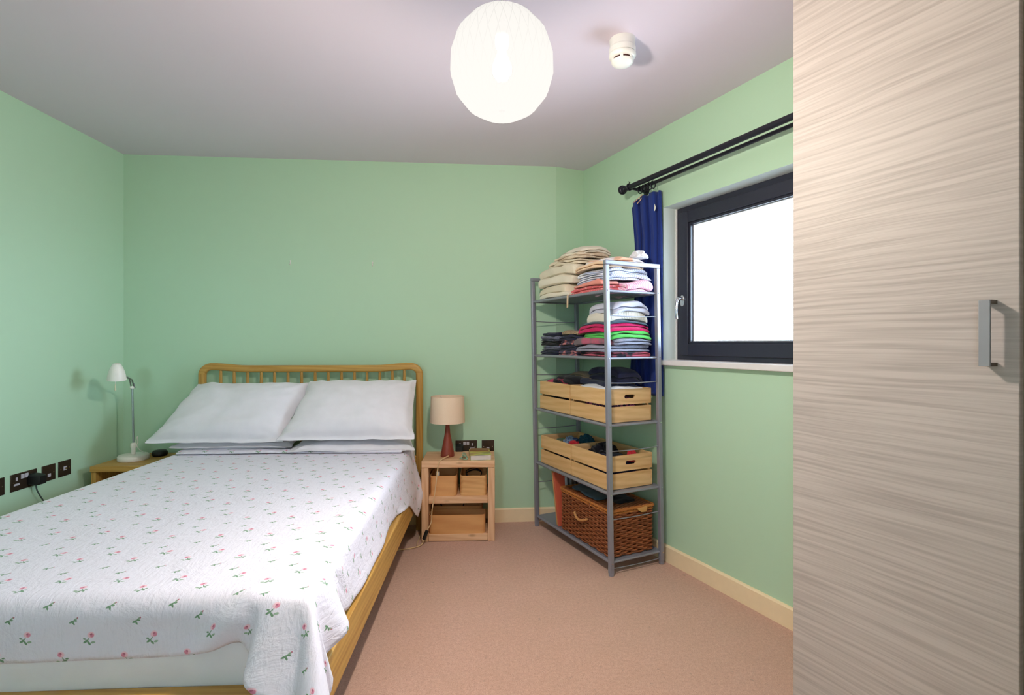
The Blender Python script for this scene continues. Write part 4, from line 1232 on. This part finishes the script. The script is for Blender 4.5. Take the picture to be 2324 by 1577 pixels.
CREAM = rgb(243, 228, 204)
f_cream = fabric('cream_cotton', CREAM)
f_cream2 = fabric('cream_white_cotton', rgb(247, 236, 218))
f_rib = fabric('cream_rib_knit', rgb(244, 231, 208), kind='knit', scale=48)
f_beige = fabric('beige_linen', rgb(238, 218, 194), rgb(216, 190, 164), 'patch', 16)
f_peach = fabric('peach_cotton', rgb(246, 212, 180))
f_pinkdot = fabric('coral_pink_dotted', rgb(232, 112, 116), rgb(246, 200, 200), 'dots', 70)
f_coral = fabric('light_coral', rgb(240, 156, 142))
f_pinkstripe = fabric('pink_striped_flannel', rgb(248, 226, 234), rgb(236, 158, 190), 'check', 26)
f_bluestripe = fabric('white_blue_striped', rgb(238, 238, 248), rgb(184, 192, 222), 'stripes', 22)
f_white = fabric('white_jersey', rgb(240, 240, 246))
f_lav = fabric('pale_lavender_grey', rgb(206, 206, 222))
f_cable = fabric('ivory_cable_knit', rgb(234, 226, 212), kind='knit', scale=30)
f_teal = fabric('dark_slate_teal', rgb(66, 88, 104))
f_mag = fabric('magenta_jersey', rgb(214, 38, 108), rgb(190, 24, 84), 'marl')
f_green = fabric('bright_green_fleece', rgb(104, 206, 104), rgb(80, 190, 84), 'marl')
f_greyl = fabric('light_grey_marl', rgb(164, 166, 186), rgb(130, 132, 154), 'marl')
f_greyd = fabric('brown_grey_marl', rgb(112, 102, 108), rgb(86, 78, 84), 'marl')
f_greyp = fabric('grey_and_pink_print', rgb(122, 108, 114), rgb(186, 96, 118), 'patch', 5)
f_navy = fabric('navy_jersey', rgb(36, 38, 66))
f_navy2 = fabric('blue_black_denim', rgb(26, 30, 54), rgb(44, 50, 78), 'marl')
f_navystripe = fabric('navy_white_striped', rgb(52, 54, 84), rgb(140, 142, 164), 'marl')
f_black = fabric('black_cotton', rgb(22, 20, 30))
f_dkpink = fabric('dusty_pink_print', rgb(206, 128, 132), rgb(70, 60, 84), 'patch', 22)
f_tan = fabric('taupe_cotton', rgb(146, 124, 104))
f_brownpat = fabric('brown_cream_check', rgb(196, 168, 132), rgb(84, 66, 60), 'stripes', 24)
f_blue = fabric('blue_white_print', rgb(150, 176, 214), rgb(64, 84, 140), 'patch', 26)
f_petrol = fabric('petrol_blue_cotton', rgb(24, 78, 100))
f_red = fabric('red_cotton', rgb(204, 44, 60))
f_pinkmix = fabric('pink_multi_print', rgb(222, 120, 160), rgb(70, 50, 90), 'patch', 40)

z = LEV[4] + 0.002
# top shelf, far half
GT = 'folded clothes on the top shelf'
garment('folded_garment', 'clothes', 'flat cream garment at the very bottom of the far pile on the top shelf', 0.585, 0.150, z, 0.37, 0.33, 0.032, 1, f_cream2, 101, 0, GT, droop=0.002)
garment('folded_garment', 'clothes', 'plump grey-cream garment second from the bottom of the far top-shelf pile', 0.595, 0.150, z + 0.034, 0.36, 0.33, 0.062, 1, f_cream, 102, 0, GT, droop=0.014)
garment('folded_jumper', 'clothes', 'thick smooth cream jumper in the middle of the far top-shelf pile', 0.575, 0.150, z + 0.088, 0.39, 0.34, 0.064, 1, f_cream2, 103, 0, GT, droop=0.014)
garment('folded_jumper', 'clothes', 'cream ribbed knit jumper high in the far top-shelf pile', 0.555, 0.152, z + 0.144, 0.41, 0.34, 0.068, 1, f_rib, 104, 0, GT, droop=0.020)
garment('folded_garment', 'clothes', 'thin crumpled beige top just above the ribbed cream jumper', 0.52, 0.165, z + 0.206, 0.33, 0.27, 0.034, 2, f_cream, 105, 0, GT, droop=0.012, amp=0.006)
garment('folded_garment', 'clothes', 'beige frilled top second from the summit of the far pile', 0.50, 0.175, z + 0.240, 0.32, 0.25, 0.036, 2, f_beige, 106, 0, GT, droop=0.014, amp=0.007)
garment('folded_garment', 'clothes', 'crumpled cream top on the summit of the far top-shelf pile', 0.475, 0.185, z + 0.274, 0.30, 0.23, 0.030, 2, f_cream2, 107, 1, GT, droop=0.018, amp=0.007)
# top shelf, near half
garment('folded_garment', 'clothes', 'coral pink dotted garment at the bottom of the near top-shelf pile', 0.215, 0.090, z, 0.33, 0.18, 0.040, 2, f_pinkdot, 111, 0, GT, droop=0.004)
garment('folded_shirt', 'clothes', 'pink checked flannel shirt spilling over the near end of the top shelf', 0.150, 0.215, z + 0.002, 0.31, 0.19, 0.062, 3, f_pinkstripe, 112, 1, GT, droop=0.012, amp=0.006)
garment('folded_shirt', 'clothes', 'light coral garment lying along the front edge of the top shelf', 0.20, 0.070, z + 0.038, 0.30, 0.15, 0.024, 1, f_coral, 113, 0, GT, droop=0.006)
garment('folded_shirt', 'clothes', 'white shirt with blue stripes above the pink checked shirt', 0.165, 0.175, z + 0.066, 0.31, 0.31, 0.040, 3, f_bluestripe, 114, 1, GT, droop=0.010, amp=0.005)
garment('folded_shirt', 'clothes', 'second white and blue striped shirt in the near top-shelf pile', 0.170, 0.170, z + 0.104, 0.30, 0.30, 0.036, 3, f_bluestripe, 115, 1, GT, droop=0.012, amp=0.006)
garment('folded_garment', 'clothes', 'peach top peeping out under the white cloth of the near pile', 0.185, 0.150, z + 0.138, 0.32, 0.30, 0.034, 2, f_peach, 116, 0, GT, droop=0.014)
garment('folded_garment', 'clothes', 'white and peach garment on top of the near top-shelf pile', 0.175, 0.195, z + 0.168, 0.31, 0.27, 0.030, 2, fabric('white_and_peach', rgb(242, 232, 232), rgb(238, 190, 160), 'patch', 6), 117, 1, GT, droop=0.018, amp=0.007)
heap('crumpled_cloth', 'clothes', 'puffy white cloth bundle at the window end of the top shelf', 0.055, 0.265, z + 0.185, 0.055, 0.062, 0.050, f_white, 118, GT, 0.42)
sp = MB().add([(0.0, 0, 0), (0.018, 0, 0), (0.020, -0.003, -0.07), (0.003, -0.003, -0.072), (0.006, 0.02, 0.012), (0.020, 0.02, 0.012)], [(0, 1, 2, 3), (4, 5, 1, 0)]).build('fabric_strap', f_peach, None, S(-0.014, 0.372, z - 0.004), (0, 0, A - PI / 2), smooth=True)
sp.modifiers.new('s', 'SOLIDIFY').thickness = 0.0015
tag(sp, 'peach fabric strap hanging down over the front edge of the top shelf', 'strap')

# second shelf
z = LEV[3] + 0.002
G2 = 'folded clothes on the second shelf'
for i, (nm, T, mt, lb) in enumerate((('dark navy T-shirt at the bottom of the far small stack on the second shelf', 0.034, f_navy, 1),
        ('navy and grey striped T-shirt second from the bottom of the far small stack', 0.030, f_navystripe, 1),
        ('black T-shirt in the middle of the far small stack on the second shelf', 0.030, f_black, 1),
        ('navy T-shirt with pale trim high in the far small stack', 0.034, f_navystripe, 1),
        ('crumpled dark navy top on the summit of the far small stack', 0.026, f_navy, 1))):
    garment('folded_shirt', 'clothes', nm, 0.660 - 0.004 * i, 0.160 + 0.004 * (i % 2), z + [0, .033, .062, .091, .124][i], 0.24, 0.30, T, [3, 2, 2, 3, 1][i], mt, 130 + i, 0, G2, droop=0.003, amp=0.005)
for i, (nm, T, mt, n_) in enumerate((('peach and grey rolled top at the bottom of the middle stack on the second shelf', 0.036, f_dkpink, 2),
        ('navy garment second from the bottom of the middle second-shelf stack', 0.032, f_navy, 2),
        ('dusty pink printed garment in the middle of the middle stack', 0.030, f_dkpink, 2),
        ('navy jersey near the top of the middle second-shelf stack', 0.034, f_navy, 3),
        ('brown and cream checked shirt topping the middle second-shelf stack', 0.022, f_brownpat, 1))):
    garment('folded_shirt', 'clothes', nm, 0.430 - 0.006 * i, 0.150, z + [0, .035, .066, .095, .128][i], 0.215, 0.29, T, n_, mt, 140 + i, 0, G2, droop=0.006, amp=0.005)
garment('folded_trousers', 'clothes', 'black folded garment with a pink edge at the base of the near pile, second shelf', 0.170, 0.165, z, 0.31, 0.31, 0.030, 2, fabric('black_with_pink', rgb(30, 28, 44), rgb(196, 90, 110), 'patch', 4), 150, 0, G2, droop=0.002)
garment('folded_jumper', 'clothes', 'light grey marl jumper low in the near pile on the second shelf', 0.165, 0.165, z + 0.030, 0.32, 0.32, 0.040, 2, f_greyl, 151, 1, G2, droop=0.006)
garment('folded_jumper', 'clothes', 'brown-grey jumper with a pink print low in the near second-shelf pile', 0.200, 0.130, z + 0.068, 0.33, 0.26, 0.048, 1, f_greyp, 152, 0, G2, droop=0.012)
garment('folded_jumper', 'clothes', 'pale lavender-grey jumper below the green fleece', 0.155, 0.190, z + 0.072, 0.30, 0.27, 0.036, 2, f_greyl, 153, 1, G2, droop=0.008)
garment('folded_fleece', 'clothes', 'bright green fleece in the near pile on the second shelf', 0.150, 0.180, z + 0.112, 0.30, 0.29, 0.044, 2, f_green, 154, 1, G2, droop=0.016)
garment('folded_garment', 'clothes', 'magenta jersey top above the bright green fleece', 0.165, 0.165, z + 0.152, 0.31, 0.31, 0.048, 2, f_mag, 155, 1, G2, droop=0.018)
garment('folded_jumper', 'clothes', 'thin dark slate garment between magenta top and cable knit jumper', 0.160, 0.170, z + 0.198, 0.30, 0.30, 0.012, 1, f_teal, 156, 1, G2, droop=0.020)
garment('folded_jumper', 'clothes', 'ivory cable knit jumper near the top of the near second-shelf pile', 0.160, 0.180, z + 0.208, 0.29, 0.29, 0.058, 1, f_cable, 157, 1, G2, droop=0.024)
garment('folded_jumper', 'clothes', 'white jumper with a rolled fold crowning the near second-shelf pile', 0.145, 0.190, z + 0.258, 0.26, 0.26, 0.052, 2, f_lav, 158, 1, G2, droop=0.022)

# ------------------------------------------------------------------ crates
m_crate = wood('pale_crate_wood', rgb(240, 200, 146), rgb(214, 166, 108), 1, 1.2, 0.6, False, 8)
m_crate_x = wood('pale_crate_wood_end', rgb(240, 200, 148), rgb(206, 156, 104), 0, 1.2, 0.6, False, 8)
def slot_board(x0, x1, z0, z1, y0, y1, sw_, sh_):
    n = 32; inner = []
    for k in range(n):
        a = 2 * PI * k / n; cx = (sw_ / 2 - sh_ / 2) * (1 if math.cos(a) > 0 else -1)
        if abs(math.cos(a)) < 1e-9: cx = 0
        inner.append((cx + sh_ / 2 * math.cos(a), sh_ / 2 * math.sin(a)))
    outer = []
    hw, hh = (x1 - x0) / 2, (z1 - z0) / 2; ca = math.atan2(hh, hw)
    for k in range(n):
        a = 2 * PI * k / n; c, s = math.cos(a), math.sin(a)
        q = k / (n / 4) % 1; sec = int(k // (n / 4))
        # spread the samples so that the four corners are hit
        t8 = k / n * 8
        cor = [(1, 0), (1, 1), (0, 1), (-1, 1), (-1, 0), (-1, -1), (0, -1), (1, -1), (1, 0)]
        i = int(t8); f = t8 - i
        outer.append(((cor[i][0] * (1 - f) + cor[i + 1][0] * f) * hw, (cor[i][1] * (1 - f) + cor[i + 1][1] * f) * hh))
    mx_, mz_ = (x0 + x1) / 2, (z0 + z1) / 2; vs = []
    for y in (y0, y1):
        for loop in (outer, inner): vs += [(mx_ + p[0], y, mz_ + p[1]) for p in loop]
    fs = []
    for k in range(n):
        j = (k + 1) % n
        fs += [(k, j, n + j, n + k), (2 * n + k, 3 * n + k, 3 * n + j, 2 * n + j), (k, 2 * n + k, 2 * n + j, j), (n + k, n + j, 3 * n + j, 3 * n + k)]
    return MB().add(vs, fs)
def crate(label, a0, z, group, la=0.368, lb=0.300, h=0.180):
    c = thing('wooden_crate', label, 'crate', S(0.018 + lb / 2, a0 + la / 2, z), A, group)
    x, y = lb / 2, la / 2; th = 0.010; g = 0.012; hb = (h - g) / 2
    for z0 in (0.0, hb + g):
        for s in (-1, 1):
            MB().box(s * x - (th if s > 0 else 0), s * x + (th if s < 0 else 0), -y, y, z0, z0 + hb).build('side_board', m_crate, c, bevel=0.0015)
            a_, b_ = (y - th, y) if s > 0 else (-y, -y + th)
            if z0 > 0: slot_board(-x + th + 0.0003, x - th - 0.0003, z0, z0 + hb, a_, b_, 0.072, 0.022).build('end_board', m_crate_x, c)
            else: MB().box(-x + th + 0.0003, x - th - 0.0003, a_, b_, z0, z0 + hb).build('end_board', m_crate_x, c, bevel=0.0015)
    for sx in (-1, 1):
        for sy in (-1, 1):
            MB().box(sx * (x - th) - (0.014 if sx > 0 else 0), sx * (x - th) + (0.014 if sx < 0 else 0), sy * (y - th) - (0.014 if sy > 0 else 0), sy * (y - th) + (0.014 if sy < 0 else 0), 0.008, h - 0.012).build('corner_block', m_crate, c)
    MB().box(-x + th, x - th, -y + th, y - th, 0.001, 0.007).build('base_board', m_crate, c)
    return c
GC = 'wooden crates on the metal shelf unit'
z3, z4 = LEV[2] + 0.003, LEV[1] + 0.003
crate('far wooden crate on the third shelf, under the pile of dark clothes', 0.412, z3, GC)
crate('near wooden crate on the third shelf, with white cloth folded inside', 0.036, z3, GC)
crate('far wooden crate on the fourth shelf, holding blue and red clothes', 0.412, z4, GC)
crate('near wooden crate on the fourth shelf, holding black clothes', 0.036, z4, GC)
G3 = 'dark clothes heaped on the third-shelf crates'
heap('crumpled_clothes', 'clothes', 'dark clothes filling the far crate on the third shelf', 0.596, 0.168, z3 + 0.008, 0.165, 0.132, 0.150, f_black, 160, None, 0.10)
garment('folded_shirt', 'clothes', 'black T-shirt with a pink patch at the far end of the dark heap', 0.650, 0.130, z3 + 0.150, 0.24, 0.24, 0.050, 2, fabric('black_with_pink_patch', rgb(20, 18, 30), rgb(196, 44, 92), 'patch', 7), 161, 0, G3, droop=0.016)
garment('folded_trousers', 'clothes', 'charcoal trousers lying on the dark heap in the far crate', 0.540, 0.175, z3 + 0.190, 0.28, 0.24, 0.040, 2, f_black, 162, 0, G3, droop=0.018)
garment('folded_garment', 'clothes', 'taupe top lying over the black clothes of the third shelf', 0.500, 0.215, z3 + 0.226, 0.28, 0.17, 0.026, 2, f_tan, 163, 0, G3, droop=0.018)
garment('folded_jeans', 'clothes', 'lower pair of dark jeans stacked across the third-shelf crates', 0.300, 0.190, z3 + 0.165, 0.38, 0.24, 0.060, 2, f_navy2, 164, 0, G3, droop=0.016)
garment('folded_jeans', 'clothes', 'upper pair of navy jeans stacked highest on the third-shelf crates', 0.260, 0.215, z3 + 0.222, 0.34, 0.20, 0.070, 2, f_navy, 165, 0, G3, droop=0.020)
heap('crumpled_clothes', 'clothes', 'pink and dark clothes inside the near third-shelf crate, seen through its slots', 0.220, 0.168, z3 + 0.008, 0.155, 0.128, 0.130, f_pinkmix, 166, None, 0.10)
garment('folded_sheet', 'clothes', 'white cloth folded flat at the rim of the near third-shelf crate', 0.195, 0.160, z3 + 0.158, 0.325, 0.265, 0.034, 2, f_white, 167, 1, None, droop=0.004)
G4 = 'clothes in the fourth-shelf crates'
heap('crumpled_clothes', 'clothes', 'dark cloth lining the bottom of the far fourth-shelf crate', 0.596, 0.168, z4 + 0.008, 0.160, 0.125, 0.130, f_navy, 170, G4, 0.12)
heap('crumpled_clothes', 'clothes', 'blue and white printed clothes in the far fourth-shelf crate', 0.640, 0.175, z4 + 0.115, 0.085, 0.075, 0.075, f_blue, 171, G4, 0.4)
heap('crumpled_clothes', 'clothes', 'petrol blue cloth at the back of the far fourth-shelf crate', 0.560, 0.235, z4 + 0.115, 0.085, 0.060, 0.095, f_petrol, 172, G4, 0.35)
heap('crumpled_clothes', 'clothes', 'red cloth in the far fourth-shelf crate', 0.535, 0.130, z4 + 0.115, 0.080, 0.060, 0.060, f_red, 173, G4, 0.35)
heap('crumpled_clothes', 'clothes', 'heap of black clothes in the near fourth-shelf crate', 0.220, 0.168, z4 + 0.008, 0.158, 0.125, 0.155, f_navy, 174, G4, 0.14)
heap('crumpled_clothes', 'clothes', 'crumpled black top rising highest in the near fourth-shelf crate', 0.270, 0.165, z4 + 0.135, 0.100, 0.085, 0.080, f_black, 175, G4, 0.35)
heap('crumpled_clothes', 'clothes', 'small red cloth at the window end of the near fourth-shelf crate', 0.085, 0.215, z4 + 0.130, 0.034, 0.040, 0.072, f_red, 176, G4, 0.4)

# ------------------------------------------------------------------ wicker hamper
m_wick = wood('brown_willow', rgb(176, 104, 62), rgb(104, 54, 30), 0, 3.0, 0.5)
m_wickl = wood('golden_willow_trim', rgb(214, 140, 72), rgb(160, 90, 42), 0, 3.0, 0.45)
zb = LEV[0] + 0.003
HW, HL, HH = 0.292, 0.508, 0.232
hp = thing('wicker_hamper', 'brown wicker picnic hamper with rope handle on the bottom shelf', 'hamper', S(0.020 + HW / 2, 0.030 + HL / 2, zb), A)
def perim(w, l, r, step):
    base = rounded_rect(w, l, r, 5); out = []
    for i in range(len(base)):
        a, b = Vector(base[i]), Vector(base[(i + 1) % len(base)])
        m = max(1, int(round((b - a).length / step)))
        for k in range(m): out.append(a.lerp(b, k / m))
    return out
per = perim(HW - 0.008, HL - 0.008, 0.012, 0.0075)
Lp = 0; cum = []
for i, p in enumerate(per): cum.append(Lp); Lp += (per[(i + 1) % len(per)] - p).length
NST = 42; rows = 20
mb = MB()
for rI in range(rows):
    z0 = 0.006 + rI * (HH - 0.012) / (rows - 1); pts = []
    for i, p in enumerate(per):
        nrm = per[(i + 1) % len(per)] - per[i - 1]; nrm = Vector((nrm.y, -nrm.x)).normalized()
        ph = cum[i] / Lp * NST * PI + (PI if rI % 2 else 0)
        q = p + nrm * 0.0046 * math.sin(ph)
        pts.append((q.x, q.y, z0 + 0.0012 * math.sin(ph * 0.37 + rI * 2.1)))
    mb.tube(pts, 0.0057, 6, closed=True)
mb.build('woven_body', m_wick, hp, smooth=True)
mb = MB()
for k in range(NST):
    s = (k + 0.0) / NST * Lp; i = max(j for j in range(len(cum)) if cum[j] <= s)
    p = per[i]; mb.tube([(p.x, p.y, 0.0), (p.x, p.y, HH)], 0.0034, 6)
mb.build('upright_stakes', m_wick, hp, smooth=True)
MB().prism(rounded_rect(HW - 0.02, HL - 0.02, 0.01, 3), 0.0, 0.006).build('base_weave', m_wick, hp)
mb = MB(); ring = perim(HW, HL, 0.012, 0.012)
for ph0 in (0, PI):
    mb.tube([(p.x + 0.002 * math.cos(i * 1.1 + ph0), p.y + 0.002 * math.sin(i * 1.1 + ph0), HH + 0.004 + 0.004 * math.sin(i * 1.1 + ph0)) for i, p in enumerate(ring)], 0.0042, 6, closed=True)
mb.build('rim_braid', m_wickl, hp, smooth=True)
# lid: rows of willow across the width, bound border
mb = MB(); nr = 44
for r_ in range(nr):
    y = -HL / 2 + 0.014 + (HL - 0.028) * r_ / (nr - 1)
    pts = [(-HW / 2 + 0.004 + (HW - 0.008) * i / 36, y, 0.018 + HH + 0.0028 * math.sin(i * PI / 3 + (PI if r_ % 2 else 0))) for i in range(37)]
    mb.tube(pts, 0.0050, 6)
lid = mb.build('lid', m_wick, hp, smooth=True)
mb = MB(); rb = perim(HW + 0.008, HL + 0.008, 0.012, 0.010)
for ph0 in (0, 2.1, 4.2):
    mb.tube([(p.x + 0.0025 * math.cos(i * 0.9 + ph0), p.y + 0.0025 * math.sin(i * 0.9 + ph0), HH + 0.019 + 0.0035 * math.sin(i * 0.9 + ph0)) for i, p in enumerate(rb)], 0.0040, 6, closed=True)
mb.build('lid_border', m_wickl, lid, smooth=True)
def loop_at(y, parent):
    m = MB()
    m.tube([(-HW / 2 - 0.006 - 0.006 * math.sin(k / 10 * PI), y + 0.012 * math.cos(k / 10 * 2 * PI), HH + 0.012 - 0.034 * math.sin(k / 10 * PI)) for k in range(11)], 0.0028, 6)
    m.build('peg_loop', m_wick, parent, smooth=True)
loop_at(0.145, hp); loop_at(-0.075, hp)
m_rope = fabric('tan_rope', rgb(206, 150, 92), weave=500)
mb = MB()
for ph0 in (0, PI):
    mb.tube([(-HW / 2 - 0.010 - 0.016 * math.sin(k / 24 * PI) + 0.0035 * math.cos(k * 0.9 + ph0), 0.085 - 0.135 * k / 24, 0.150 - 0.020 * math.sin(k / 24 * PI) + 0.0035 * math.sin(k * 0.9 + ph0)) for k in range(25)], 0.0048, 8)
mb.build('rope_handle', m_rope, hp, smooth=True)
m_leath = plain('tan_leather', rgb(214, 158, 92), 0.55)
MB().prism([(0.030, -0.004), (0.105, 0.004), (0.098, -0.028), (0.062, -0.026)], 0, 0.002, Matrix(((1, 0, 0, -0.01), (0, 0, 1, -HL / 2 - 0.012), (0, 1, 0, HH + 0.018), (0, 0, 0, 1)))).build('leather_tab', m_leath, lid)
garment('folded_cloth', 'clothes', 'dark blue cloth lying on the lid of the wicker hamper', 0.33, 0.150, zb + HH + 0.027, 0.30, 0.20, 0.014, 1, f_teal, 180, 0, None, droop=0.001)
garment('folded_cloth', 'clothes', 'black cloth lying on the hamper lid nearest the window', 0.155, 0.185, zb + HH + 0.027, 0.13, 0.15, 0.016, 1, f_black, 181, 0, None, droop=0.001)

# files standing left of the hamper
m_or = plain('orange_card', rgb(208, 98, 72), 0.55); m_tanc = plain('tan_card', rgb(206, 160, 104), 0.6)
def file_(name, label, cat, a, b0, d, th, h, mat, tilt, group=None):
    o = MB().box(0, d, 0, th, 0, h).build(name, mat, None, S(b0, a, zb), (tilt, 0, A), bevel=0.0015)
    o.rotation_euler = Euler((0, 0, A)).to_matrix().to_4x4().to_euler()
    o.rotation_mode = 'XYZ'
    mtx = Matrix.Rotation(A, 4, 'Z') @ Matrix.Rotation(-tilt, 4, 'X')
    o.rotation_euler = mtx.to_euler()
    return tag(o, label, cat, group)
file_('file_folder', 'orange-red card folder leaning beside the wicker hamper', 'folder', 0.560, 0.022, 0.235, 0.022, 0.330, m_or, 0.20)
file_('file_folder', 'tan card folder leaning outermost, left of the orange-red folder', 'folder', 0.584, 0.022, 0.235, 0.012, 0.335, m_tanc, 0.20)
m_mag = [plain('white_magazine', rgb(214, 214, 216), 0.5), plain('dark_magazine', rgb(52, 50, 58), 0.5), plain('brown_magazine', rgb(120, 96, 78), 0.5)]
for k in range(9):
    o = file_('magazine', 'thin pale or dark magazine standing upright between the orange folder and the hamper', 'magazine', 0.5415 + 0.0026 * 0, 0.085 + 0.018 * k, 0.120, 0.0022, 0.335, m_mag[(0, 1, 0, 2, 0, 1, 0, 0, 1)[k]], 0.13, 'magazines beside the hamper')
    o.location = S(0.070 + 0.016 * k, 0.546, zb)
    o.rotation_euler = (Matrix.Rotation(A, 4, 'Z') @ Matrix.Rotation(-0.10, 4, 'X') @ Matrix.Rotation(0.0, 4, 'Z')).to_euler()
    o['label'] = '%s magazine standing between the orange folder and the hamper, %s from the front' % (('pale', 'dark', 'pale', 'brown', 'pale', 'dark', 'pale', 'pale', 'dark')[k], ('first', 'second', 'third', 'fourth', 'fifth', 'sixth', 'seventh', 'eighth', 'ninth')[k])
